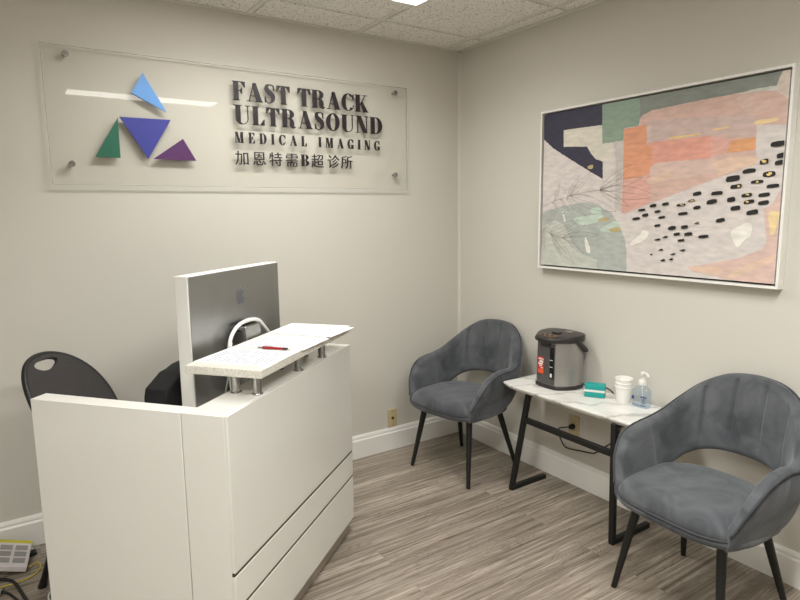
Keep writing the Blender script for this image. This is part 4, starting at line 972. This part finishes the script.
# ------------------------------------------------------------------ velvet armchairs
def smoothstep(a, b, x):
    t = max(0.0, min(1.0, (x - a) / (b - a)))
    return t * t * (3 - 2 * t)
def interp(tab, x):
    for (x0, y0), (x1, y1) in zip(tab[:-1], tab[1:]):
        if x <= x1:
            return y0 + (y1 - y0) * smoothstep(0, 1, (x - x0) / (x1 - x0)) if x > x0 else y0
    return tab[-1][1]
TOP = [(-20, 0.822), (0, 0.826), (20, 0.812), (36, 0.766), (50, 0.704), (64, 0.648), (78, 0.624), (94, 0.620), (106, 0.608), (115, 0.578), (123, 0.512), (130, 0.430), (150, 0.38)]
BOT = [(-20, 0.507), (0, 0.510), (20, 0.505), (35, 0.490), (48, 0.464), (58, 0.436), (68, 0.408), (78, 0.388), (90, 0.374), (112, 0.360), (150, 0.352)]
PHI = 130.0
def curve(tab, x):
    """smooth curve through the table (Catmull-Rom)"""
    for i in range(1, len(tab) - 2):
        if x <= tab[i + 1][0] or i == len(tab) - 3:
            (xa, ya), (x0, y0), (x1, y1), (xb, yb) = tab[i - 1:i + 3]
            t = (x - x0) / (x1 - x0)
            m0 = (y1 - ya) / (x1 - xa) * (x1 - x0); m1 = (yb - y0) / (xb - x0) * (x1 - x0)
            return (2 * t ** 3 - 3 * t * t + 1) * y0 + (t ** 3 - 2 * t * t + t) * m0 + (-2 * t ** 3 + 3 * t * t) * y1 + (t ** 3 - t * t) * m1
def plan(phi, z):
    """centre line of the shell: local x across, local y to the rear"""
    s = 0.87 + 0.15 * smoothstep(0.34, 0.60, z)
    a, b = 0.260 + 0.028 * max(0, math.cos(phi)) ** 0.6, (0.255 if math.cos(phi) > 0 else 0.255 + 0.035 * smoothstep(0, 0.6, -math.cos(phi)))
    sn, cs = math.sin(phi), math.cos(phi)
    n = 2.25 if cs > 0 else 2.25 + 1.6 * smoothstep(0, 0.55, -cs)
    k = (abs(sn) ** n + abs(cs) ** n) ** (-1 / n)
    lean = 0.036 * smoothstep(0.48, 0.84, z) * max(0, cs) ** 1.5
    return Vector((a * k * sn * s, b * k * cs * (0.5 + 0.5 * s) + lean, z))
def shell_pt(phi, z, off):
    p = plan(phi, z)
    t = plan(phi + 0.01, z) - plan(phi - 0.01, z)
    n = Vector((t.y, -t.x, 0))
    if n.length < 1e-9: n = Vector((0, 1, 0))
    n.normalize()
    if n.dot(Vector((p.x, p.y, 0))) < 0: n = -n
    return p + n * off
def armchair(name, loc, rz, label):
    t = thing(name, label, 'armchair', loc, rz, 'grey velvet armchairs')
    NC = 220
    bm = bmesh.new()
    rings = []
    pipe = []
    piping_low = []
    for i in range(NC + 1):
        d = -PHI + 2 * PHI * i / NC
        phi = R(d); ad = abs(d)
        zt, zb = curve(TOP, ad), curve(BOT, ad)
        th = 0.052 if ad < 100 else 0.052 - 0.016 * smoothstep(100, PHI, ad)
        h = zt - zb
        r = min(th / 2, h / 2.2)
        loop = []
        nv = 9
        for k in range(nv):                              # outer face, upwards
            f = k / (nv - 1)
            loop.append(shell_pt(phi, zb + r + (h - 2 * r) * f, th / 2 + 0.003 * math.sin(PI * f)))
        for k in range(1, 6):                            # rolled top
            a = PI * k / 6
            loop.append(shell_pt(phi, zt - r + r * math.sin(a), th / 2 * math.cos(a)))
        for k in range(nv):                              # inner face, downwards; stitched channels on the back
            f = 1 - k / (nv - 1)
            z = zb + r + (h - 2 * r) * f
            ch = 0.0
            for c in (-34, -11.5, 11.5, 34):
                ch += 0.011 * math.exp(-((d - c) / 1.7) ** 2)
            bul = 0.008 * math.sin(PI * f)
            loop.append(shell_pt(phi, z, -th / 2 - bul + ch * min(1, 4 * f * 1.0 + 0.2)))
        for k in range(1, 6):                            # rolled bottom
            a = PI * k / 6
            loop.append(shell_pt(phi, zb + r - r * math.sin(a), -th / 2 * math.cos(a)))
        rings.append([bm.verts.new(p) for p in loop])
        pipe.append(shell_pt(phi, zt - r * 0.35, th / 2 * 0.93 + 0.001))
    m = len(rings[0])
    for a, b in zip(rings[:-1], rings[1:]):
        for k in range(m):
            bm.faces.new((a[k], b[k], b[(k + 1) % m], a[(k + 1) % m]))
    bm.faces.new(rings[0]); bm.faces.new(list(reversed(rings[-1])))
    link_mesh('backrest', bm, M_velvet, t, smooth=60)
    # cushion: bowed front, flat rear, crowned top
    bm = bmesh.new()
    seg = 72
    prof = [(0, 0.466), (0.45, 0.464), (0.75, 0.457), (0.90, 0.446), (0.97, 0.432), (1.0, 0.412), (0.995, 0.392), (0.95, 0.380), (0, 0.378)]
    def outline(a):
        c, s = math.cos(a), math.sin(a)
        e = 2.3 if s > 0 else 3.5
        k = (abs(c) ** e + abs(s) ** e) ** (-1 / e)
        return Vector((0.250 * k * c * (1.0 if s > 0 else 1.0 + 0.05 * abs(s)), (0.205 if s > 0 else 0.258) * k * s, 0))
    rr = []
    for q, z in prof:
        if q == 0: rr.append([bm.verts.new((0, -0.02, z))]); continue
        row = []
        for i in range(seg):
            o = outline(2 * PI * i / seg)
            row.append(bm.verts.new((o.x * q, o.y * q, z)))
        rr.append(row)
    for a, b in zip(rr[:-1], rr[1:]):
        for i in range(seg):
            j = (i + 1) % seg
            if len(a) == 1: bm.faces.new((a[0], b[i], b[j]))
            elif len(b) == 1: bm.faces.new((a[i], a[j], b[0]))
            else: bm.faces.new((a[i], a[j], b[j], b[i]))
    link_mesh('seat', bm, M_velvet, t, smooth=60)
    # base under the cushion
    bm = bmesh.new()
    prev = None
    tabs = [(0.80, 0.360), (0.95, 0.363), (1.00, 0.372), (1.01, 0.390), (0.99, 0.398)]
    low = []
    for q, z in tabs:
        row = []
        for i in range(seg):
            o = outline(2 * PI * i / seg)
            row.append(bm.verts.new((o.x * q, o.y * q, z)))
        if prev:
            for i in range(seg): bm.faces.new((prev[i], prev[(i + 1) % seg], row[(i + 1) % seg], row[i]))
        else: bm.faces.new(row)
        prev = row
    bm.faces.new(list(reversed(prev)))
    link_mesh('seat_base', bm, M_velvet, t, smooth=60)
    # welt: along the rolled top edge, down the arm fronts and round the cushion's front
    front = []
    for k in range(1, 24):
        a = R(-38 - (104 * k / 24))
        o = outline(a)
        front.append(Vector((o.x * 1.004, o.y * 1.004, 0.3985)))
    o = link_mesh('piping', tube(bmesh.new(), pipe, 0.0042, 8), M_piping, t, smooth=180); o['label'] = 'darker welt along the edges'
    o = link_mesh('piping', tube(bmesh.new(), smooth_path(front, 2), 0.004, 8), M_piping, t, smooth=180)
    for sx in (-1, 1):
        for a, b in (((sx * 0.165, -0.150, 0.352), (sx * 0.213, -0.212, 0)), ((sx * 0.150, 0.120, 0.352), (sx * 0.207, 0.218, 0))):
            a, b = Vector(a), Vector(b)
            bm = bmesh.new()
            tube(bm, [a, a.lerp(b, 0.5), b], 0.01, 16, radii=[0.0175, 0.0145, 0.0105])
            link_mesh('leg', bm, M_black, t, smooth=60)
    return t
first = armchair('velvet_armchair', (-0.334, -0.455, 0), R(-80.5), 'grey velvet armchair in the corner, left of the marble side table')
copy_thing(first, (-0.385, -1.895, 0), R(-93.0), 'grey velvet armchair at the right, in front of the marble table end')

# ------------------------------------------------------------------ marble side table
tab = thing('side_table', 'narrow marble-topped side table on black metal legs between the armchairs', 'table', (-0.18, -1.18, 0))
TZ = 0.57
ox, oy = 0.18, 1.18
bm = bmesh.new()
pl = fillet([(-0.314, -0.750), (-0.333, -0.81), (-0.340, -1.16), (-0.334, -1.53), (-0.316, -1.59), (-0.028, -1.59), (-0.028, -0.750)], [0.010, 0.03, 0, 0.03, 0.010, 0.008, 0.008])
pl = [(x + ox, y + oy) for x, y in pl]
c = Vector((sum(p[0] for p in pl) / len(pl), sum(p[1] for p in pl) / len(pl)))
def inset(k): return [(c.x + (x - c.x) * (1 - k / 0.157), c.y + (y - c.y) * (1 - k / 0.45)) for x, y in pl]
rows = [[bm.verts.new((x, y, z)) for x, y in inset(k)] for k, z in ((0.002, TZ), (0.0, TZ - 0.002), (0.0, TZ - 0.008), (0.014, TZ - 0.022))]
for a, b in zip(rows[:-1], rows[1:]):
    for i in range(len(a)):
        j = (i + 1) % len(a); bm.faces.new((a[i], a[j], b[j], b[i]))
bm.faces.new(rows[0]); bm.faces.new(list(reversed(rows[-1])))
link_mesh('table_top', bm, M_marble, tab, smooth=25)
def leg_frame(fx, fy, tx, ty):
    bm = bmesh.new()
    bar(bm, (fx + ox, fy + oy, 0.011), (tx + ox, ty + oy, TZ - 0.022), 0.024, 0.024)
    bar(bm, (fx + ox - 0.011, fy + oy, 0.012), (-0.075 + ox, fy + oy, 0.012), 0.024, 0.024)
    bar(bm, (tx + ox - 0.011, ty + oy, TZ - 0.033), (-0.075 + ox, ty + oy, TZ - 0.033), 0.022, 0.022)
    link_mesh('leg', bm, M_black, tab, bevel=0.0012)
leg_frame(-0.323, -0.838, -0.300, -0.925)
leg_frame(-0.334, -1.474, -0.328, -1.458)
link_mesh('crossbar', bar(bmesh.new(), (-0.306 + ox, -0.915 + oy, 0.402), (-0.331 + ox, -1.451 + oy, 0.412), 0.024, 0.026), M_black, tab, bevel=0.0012)

# ------------------------------------------------------------------ hot water dispenser
pot = thing('hot_water_dispenser', 'grey and black electric hot water dispenser standing on the marble table', 'water dispenser', (-0.128, -0.962, TZ + 0.0004), R(-90))
M_potbody = mat('metallic_grey_body', (158, 155, 151), 0.30, 0.5, noise=0.03, scale=12)
M_potdark = mat('dark_brown_black_plastic', (44, 40, 39), 0.38, noise=0.06, scale=30)
M_potpanel = mat('dark_grey_panel', (78, 75, 74), 0.4, noise=0.05, scale=30)
half = [(0.0, -0.098), (0.035, -0.096), (0.060, -0.092), (0.070, -0.086), (0.100, -0.048), (0.116, -0.005), (0.115, 0.040), (0.096, 0.076), (0.055, 0.093), (0.0, 0.096)]
def pot_plan(k=1.0, nose=0.0):
    pts = [(x * k, y * k - (nose * max(0, 1 - (abs(x) / 0.075) ** 4) if y < -0.05 else 0)) for x, y in half]
    return pts + [(-x, y) for x, y in reversed(pts[1:-1])]
def pot_loft(rows):
    bm = bmesh.new(); prev = None
    for pts, z in rows:
        zz = z if callable(z) else (lambda x, y, z=z: z)
        row = [bm.verts.new((x, y, zz(x, y))) for x, y in pts]
        if prev:
            for i in range(len(row)):
                j = (i + 1) % len(row); bm.faces.new((prev[i], prev[j], row[j], row[i]))
        else: bm.faces.new(row)
        prev = row
    bm.faces.new(list(reversed(prev)))
    return bm
link_mesh('base', pot_loft([(pot_plan(0.99), 0.0), (pot_plan(1.04), 0.004), (pot_plan(1.04), 0.016), (pot_plan(1.01), 0.021)]), M_potdark, pot, smooth=35)
link_mesh('body', pot_loft([(pot_plan(1.0), 0.0212), (pot_plan(1.0), 0.10), (pot_plan(0.985), 0.18), (pot_plan(0.96), 0.238)]), M_potbody, pot, smooth=28)
lidz = lambda b: (lambda x, y: b + 0.012 * smoothstep(0.10, -0.10, y) * 0 + 0.010 * smoothstep(-0.13, 0.05, y))
link_mesh('lid', pot_loft([(pot_plan(0.97), 0.2382), (pot_plan(1.03, 0.020), 0.241), (pot_plan(1.05, 0.024), 0.248), (pot_plan(1.05, 0.024), lidz(0.258)), (pot_plan(1.01, 0.022), lidz(0.265)), (pot_plan(0.7, 0.01), lidz(0.268))]), M_potdark, pot, smooth=50)
fz = lambda x: -0.0985 + 0.0025 * (abs(x) / 0.035) ** 2
bm = bmesh.new()
prism(bm, [(-0.058, -0.0925), (-0.035, -0.0985), (0.0, -0.1002), (0.035, -0.0985), (0.058, -0.0925), (0.05, -0.086), (-0.05, -0.086)], 0.023, 0.232)
o = link_mesh('front_panel', bm, M_potpanel, pot); o['label'] = 'dark grey front panel'
o = link_mesh('level_window', B(0.030, 0.052, -0.1015, -0.090, 0.055, 0.215), M_screen, pot, bevel=0.002); o['label'] = 'black level window'
for x0, x1, z0, z1 in ((0.031, 0.051, 0.150, 0.153), (0.031, 0.051, 0.115, 0.118), (0.035, 0.047, 0.064, 0.083)):
    link_mesh('gauge_mark', B(x0, x1, -0.1021, -0.1016, z0, z1), M_shell, pot)
M_stick = mat('red_sticker', (196, 48, 34), 0.45, noise=0.04, scale=40)
M_stick2 = mat('orange_sticker', (222, 92, 52), 0.45, noise=0.04, scale=40)
st = link_mesh('sticker', B(-0.046, -0.008, -0.1010, -0.0995, 0.070, 0.158), M_stick, pot); st['label'] = 'red sticker with white print'
bm = bmesh.new()
for x0, x1, z0, z1 in ((-0.043, -0.022, 0.143, 0.151), (-0.036, -0.012, 0.129, 0.139), (-0.044, -0.016, 0.117, 0.126), (-0.030, -0.010, 0.144, 0.149), (-0.038, -0.020, 0.108, 0.114), (-0.028, -0.014, 0.099, 0.104)):
    box(bm, x0, x1, -0.1016, -0.1011, z0, z1)
link_mesh('print', bm, M_shell, st)
bm = bmesh.new(); box(bm, -0.044, -0.010, -0.1016, -0.1011, 0.073, 0.094)
o = link_mesh('print', bm, M_stick2, st); o['label'] = 'orange block'
bm = bmesh.new()
prism(bm, [(-0.03, -0.104), (0.03, -0.104), (0.035, -0.085), (-0.035, -0.085)], 0.214, 0.241)
link_mesh('spout', bm, M_potdark, pot, bevel=0.003)
o = link_mesh('control_panel', pot_loft([([(-0.045, -0.104), (0.045, -0.104), (0.05, -0.05), (-0.05, -0.05)], lambda x, y: 0.266 + 0.06 * (y + 0.104)), ([(-0.043, -0.102), (0.043, -0.102), (0.048, -0.052), (-0.048, -0.052)], lambda x, y: 0.2705 + 0.06 * (y + 0.104))]), mat('bronze_panel', (108, 84, 60), 0.35, 0.3, noise=0.2, scale=90), pot)
o['label'] = 'bronze control panel'
for x, y in ((-0.028, -0.088), (0.0, -0.09), (0.028, -0.088), (-0.02, -0.066), (0.02, -0.066)):
    link_mesh('button', lathe(bmesh.new(), [(0, 0.270), (0.007, 0.270), (0.007, 0.2738), (0.005, 0.2748), (0, 0.2748)], 16, x, y, 1.2, 0.8), M_potdark, pot, smooth=40)
o = link_mesh('lid_label', B(0.006, 0.046, 0.028, 0.060, 0.2772, 0.2785), M_alu, pot); o['label'] = 'silver label on the lid'
o = link_mesh('lid_latch', B(-0.022, 0.022, -0.035, -0.004, 0.2735, 0.281), M_potdark, pot, bevel=0.003)
hd = [(-0.121, 0.0, 0.246), (-0.126, 0.03, 0.220), (-0.118, 0.070, 0.194), (-0.075, 0.106, 0.184), (0, 0.112, 0.182), (0.075, 0.106, 0.184), (0.118, 0.070, 0.194), (0.126, 0.03, 0.220), (0.121, 0.0, 0.246)]
link_mesh('handle', tube(bmesh.new(), smooth_path(hd, 6), 0.0085, 10, flat=1.3), M_potdark, pot, smooth=180)

# the dispenser's cord: over the back of the table, down behind it and up to the wall outlet
cord = thing('extension_cord', 'thin black power cord hanging from the table to the wall outlet', 'cord', (0, 0, 0))
link_mesh('wire', tube(bmesh.new(), smooth_path([(-0.058, -1.0715, TZ + 0.012), (-0.048, -1.095, TZ + 0.022), (-0.045, -1.13, TZ + 0.030), (-0.040, -1.18, TZ + 0.024), (-0.030, -1.215, TZ + 0.010), (-0.0145, -1.232, TZ - 0.03), (-0.014, -1.255, 0.47), (-0.016, -1.262, 0.40),
        (-0.020, -1.24, 0.335), (-0.022, -1.19, 0.285), (-0.022, -1.14, 0.240), (-0.022, -1.11, 0.222), (-0.022, -1.03, 0.208), (-0.022, -0.97, 0.198), (-0.024, -0.93, 0.200), (-0.026, -0.90, 0.235), (-0.030, -0.885, 0.275), (-0.036, -0.905, 0.300), (-0.040, -0.935, 0.312), (-0.036, -0.955, 0.3195)], 6), 0.0034, 8), M_rubber, cord, smooth=180)
plug = link_mesh('plug', rod([(-0.030, 0), (-0.030, 0.008), (-0.022, 0.013), (-0.0005, 0.015), (-0.0005, 0)], 16), M_rubber, cord, smooth=40)
plug.location = (-0.0105, -0.970, 0.3225)
out = thing('duplex_outlet', 'ivory wall outlet with a black plug below the marble table', 'outlet', (0, -0.970, 0.3225), R(-90))
def wall_plate(parent, w, h, m):
    link_mesh('cover_plate', prism(bmesh.new(), fillet([(-w, -h), (w, -h), (w, h), (-w, h)], 0.004), -0.006, 0.0, 'y'), m, parent, bevel=0.0015)
wall_plate(out, 0.035, 0.057, M_ivory)
for z in (0.0215, -0.0215):
    r_ = link_mesh('receptacle', prism(bmesh.new(), fillet([(-0.016, z - 0.013), (0.016, z - 0.013), (0.016, z + 0.013), (-0.016, z + 0.013)], 0.006), -0.0078, -0.0061, 'y'), M_ivory, out)
    bm = bmesh.new()
    for x in (-0.006, 0.006): box(bm, x - 0.001, x + 0.001, -0.0083, -0.0079, z - 0.004, z + 0.005)
    link_mesh('slot', bm, M_hole, r_)

cox = thing('coaxial_wall_plate', 'small beige coaxial wall plate just above the back baseboard', 'wall plate', (-0.535, 0, 0.200))
wall_plate(cox, 0.034, 0.057, M_ivory)
bm = lathe(bmesh.new(), [(0, 0.0061), (0.0085, 0.0061), (0.0085, 0.009), (0.0048, 0.0095), (0.0048, 0.019), (0.0025, 0.019), (0.0025, 0.014), (0, 0.014)], 18)
bmesh.ops.rotate(bm, verts=bm.verts, cent=(0, 0, 0), matrix=Matrix.Rotation(R(90), 3, 'X'))
o = link_mesh('socket', bm, M_brass, cox, smooth=40); o['label'] = 'brass threaded socket'
for z in (0.042, -0.042):
    bm = lathe(bmesh.new(), [(0, 0.0061), (0.0032, 0.0061), (0.0028, 0.0074), (0, 0.0074)], 12)
    bmesh.ops.rotate(bm, verts=bm.verts, cent=(0, 0, 0), matrix=Matrix.Rotation(R(90), 3, 'X'))
    bmesh.ops.translate(bm, verts=bm.verts, vec=(0, 0, z))
    link_mesh('screw', bm, M_brass, cox, smooth=40)

# ------------------------------------------------------------------ teal box with a white band
M_teal = mat('teal_card', (24, 154, 148), 0.5, noise=0.04, scale=30)
tb = thing('tissue_pack', 'small teal box with a white band between dispenser and cups', 'box', (-0.140, -1.203, TZ + 0.0004), R(-58))
link_mesh('box', B(-0.047, 0.047, -0.020, 0.020, 0.0, 0.064), M_teal, tb, bevel=0.003)
o = link_mesh('band', B(-0.0475, 0.0475, -0.0206, 0.0206, 0.026, 0.037), M_shell, tb, bevel=0.0006); o['label'] = 'white band'
o = link_mesh('end_flap', B(0.0474, 0.0482, -0.017, 0.017, 0.003, 0.061), mat('grey_card', (140, 142, 138), 0.6, noise=0.05), tb); o['label'] = 'grey end'
bm = B(-0.041, 0.041, -0.016, 0.016, 0.0641, 0.0655)
link_mesh('top_slot', bm, M_teal, tb)

# ------------------------------------------------------------------ nested paper cups
def cup(loc, tilt, label):
    t = lathe(bmesh.new(), [(0, 0.003), (0.0265, 0.003), (0.0270, 0), (0.0282, 0), (0.0372, 0.074), (0.0392, 0.075), (0.0400, 0.078), (0.0385, 0.080), (0.0362, 0.078), (0.0272, 0.006), (0, 0.006)], 40)
    o = link_mesh('paper_cup', t, M_cupwhite, None, smooth=40)
    o.location = loc; o.rotation_euler = tilt
    return tag(o, label, 'cup', 'stack of paper cups')
CX, CY = -0.108, -1.338
cup((CX, CY, TZ + 0.0005), (0, 0, 0), 'lowest of the nested white paper cups, standing on the marble')
cup((CX, CY, TZ + 0.0190), (R(0.3), R(-0.2), 0), 'middle white paper cup nested in the stack')
cup((CX, CY, TZ + 0.0385), (R(0.8), R(-0.6), 0), 'topmost white paper cup of the nested stack')

# ------------------------------------------------------------------ hand sanitiser pump bottle
sz = thing('sanitizer_bottle', 'clear pump bottle of hand sanitizer with a white pump', 'bottle', (-0.092, -1.425, TZ), R(-90 + 6))
link_mesh('bottle', lathe(bmesh.new(), [(0, 0.001), (0.90, 0.001), (0.97, 0.004), (1.0, 0.012), (1.0, 0.064), (0.95, 0.078), (0.78, 0.090), (0.50, 0.097), (0.40, 0.100), (0.40, 0.108), (0, 0.108)], 40, 0, 0, 0.041, 0.026, 2.6), M_clear, sz, smooth=40)
link_mesh('collar', lathe(bmesh.new(), [(0, 0.104), (0.0185, 0.104), (0.019, 0.106), (0.019, 0.119), (0.017, 0.123), (0.010, 0.125), (0.010, 0.130), (0, 0.130)], 28), M_shell, sz, smooth=40)
link_mesh('pump_stem', lathe(bmesh.new(), [(0, 0.1302), (0.0055, 0.1302), (0.0055, 0.148), (0, 0.148)], 16), M_shell, sz, smooth=40)
bm = lathe(bmesh.new(), [(0, 0.1482), (0.010, 0.1482), (0.0115, 0.152), (0.0115, 0.158), (0.009, 0.163), (0, 0.164)], 20)
tube(bm, smooth_path([(0.0, 0, 0.158), (0.012, -0.004, 0.159), (0.026, -0.008, 0.155), (0.032, -0.010, 0.146)], 5), 0.005, 10)
link_mesh('nozzle', bm, M_shell, sz, smooth=50)
link_mesh('dip_tube', tube(bmesh.new(), [(0, 0, 0.103), (0.003, 0, 0.006)], 0.002, 8), M_shell, sz, smooth=180)
M_blueink = mat('blue_print', (48, 66, 132), 0.5, noise=0.1, scale=50)
M_greyink = mat('grey_blue_print', (110, 122, 140), 0.5, noise=0.25, scale=160)
for x0, x1, z0, z1 in ((0.006, 0.034, 0.050, 0.056), (-0.034, 0.034, 0.012, 0.0145)):
    o = link_mesh('label_print', B(x0, x1, -0.0262, -0.0256, z0, z1), M_blueink, sz); o['label'] = 'dark blue bar of the label'
o = link_mesh('label_print', B(0.012, 0.028, -0.0262, -0.0256, 0.024, 0.046), M_greyink, sz); o['label'] = 'grey-blue block of the label'
o = link_mesh('label_print', B(-0.036, -0.026, -0.0250, -0.0230, 0.036, 0.052), M_blueink, sz); o['label'] = 'small blue mark'

# ------------------------------------------------------------------ modem box and cables on the floor at the left
mod = thing('modem_box', 'white box with a yellow stripe and grey panels on the floor by the back wall', 'modem', (-2.580, -0.185, 0.052), R(-20))
M_mbox = mat('white_box', (222, 216, 214), 0.5, noise=0.02, scale=20)
mo = link_mesh('case', B(-0.090, 0.090, -0.0915, 0.0915, -0.012, 0.012), M_mbox, mod, bevel=0.003)
o = link_mesh('stripe', B(-0.0905, 0.0905, 0.072, 0.0920, -0.0030, 0.0126), mat('yellow_stripe', (206, 196, 44), 0.5, noise=0.04), mod); o['label'] = 'yellow stripe'
M_grid = mat('grey_label', (158, 156, 154), 0.55, noise=0.18, scale=180)
for ix in range(3):
    for iy in range(3):
        x0 = -0.080 + ix * 0.056
        y0 = -0.066 + iy * 0.044
        link_mesh('info_panel', B(x0, x0 + 0.045, y0, y0 + 0.033, 0.0121, 0.0127), M_grid, mod)
ex = Vector((0.116, -0.014, -0.038)).normalized()          # tipped: its left end lies up on the adapter
ey = Vector((0.029, 0.180, 0.020)); ey = (ey - ex * ey.dot(ex)).normalized(); ez = ex.cross(ey)
far_right = Vector((-2.465, -0.070, 0.052))
c0 = far_right - ex * 0.090 - ey * 0.0915 - ez * 0.012
mod.matrix_world = Matrix(((ex.x, ey.x, ez.x, c0.x), (ex.y, ey.y, ez.y, c0.y), (ex.z, ey.z, ez.z, c0.z), (0, 0, 0, 1)))
adp = thing('power_adapter', 'black power adapter lying under the white modem box', 'adapter', (-2.580, -0.100, 0.0), R(4))
link_mesh('case', B(-0.060, 0.050, -0.040, 0.050, 0.0, 0.022), M_rubber, adp, bevel=0.004)
link_mesh('plug', B(0.0505, 0.125, -0.018, 0.012, 0.002, 0.018), M_rubber, adp, bevel=0.004)
o = link_mesh('connector', B(0.0505, 0.118, 0.030, 0.045, 0.002, 0.012), M_shell, adp, bevel=0.001); o['label'] = 'white plug'
yc = link_mesh('network_cable', tube(bmesh.new(), smooth_path([(-2.485, -0.215, 0.012), (-2.462, -0.195, 0.012), (-2.446, -0.208, 0.006), (-2.455, -0.255, 0.004), (-2.490, -0.288, 0.004), (-2.54, -0.300, 0.004), (-2.58, -0.298, 0.004), (-2.66, -0.292, 0.004)], 6), 0.003, 8), mat('yellow_cable', (204, 184, 70), 0.5, noise=0.04), None, smooth=180)
tag(yc, 'thin yellow cable curling out from the white modem box', 'cable')
bc = link_mesh('cable', tube(bmesh.new(), smooth_path([(-2.66, -0.258, 0.020), (-2.60, -0.264, 0.022), (-2.562, -0.287, 0.020), (-2.540, -0.318, 0.017), (-2.524, -0.371, 0.008), (-2.501, -0.476, 0.0065), (-2.47, -0.60, 0.0065)], 6), 0.0062, 10), M_rubber, None, smooth=180)
tag(bc, 'thick black cable running from behind the white modem box towards the desk', 'cable', 'black cables on the floor')
bc = link_mesh('cable', tube(bmesh.new(), smooth_path([(-2.579, -0.3635, 0.0165), (-2.562, -0.378, 0.012), (-2.548, -0.400, 0.0055), (-2.529, -0.45, 0.0055), (-2.510, -0.53, 0.0055), (-2.485, -0.63, 0.0055)], 6), 0.005, 10), M_rubber, None, smooth=180)
tag(bc, 'black cable on the floor nearer the camera, beside the metal connector', 'cable', 'black cables on the floor')
wc = link_mesh('network_cable', tube(bmesh.new(), smooth_path([(-2.37, -0.62, 0.0035), (-2.418, -0.545, 0.0035), (-2.434, -0.490, 0.0035), (-2.424, -0.445, 0.0035), (-2.392, -0.430, 0.0035), (-2.33, -0.45, 0.0035)], 6), 0.003, 8), M_shell, None, smooth=180)
tag(wc, 'thin white cable curling out beside the left edge of the desk', 'cable')
cn = thing('cable_connector', 'round metal cable connector lying on the floor at the left edge', 'connector', (-2.6055, -0.345, 0.0165), R(-35))
link_mesh('shell', rod([(-0.020, 0), (-0.020, 0.012), (-0.016, 0.016), (0.010, 0.016), (0.012, 0.012), (0.022, 0.012), (0.022, 0)], 20), M_rubber, cn, smooth=40)
o = link_mesh('metal_ring', rod([(0.0222, 0.008), (0.0222, 0.0135), (0.032, 0.0135), (0.032, 0.008)], 20), M_chrome, cn, smooth=40); o['label'] = 'silver ring'
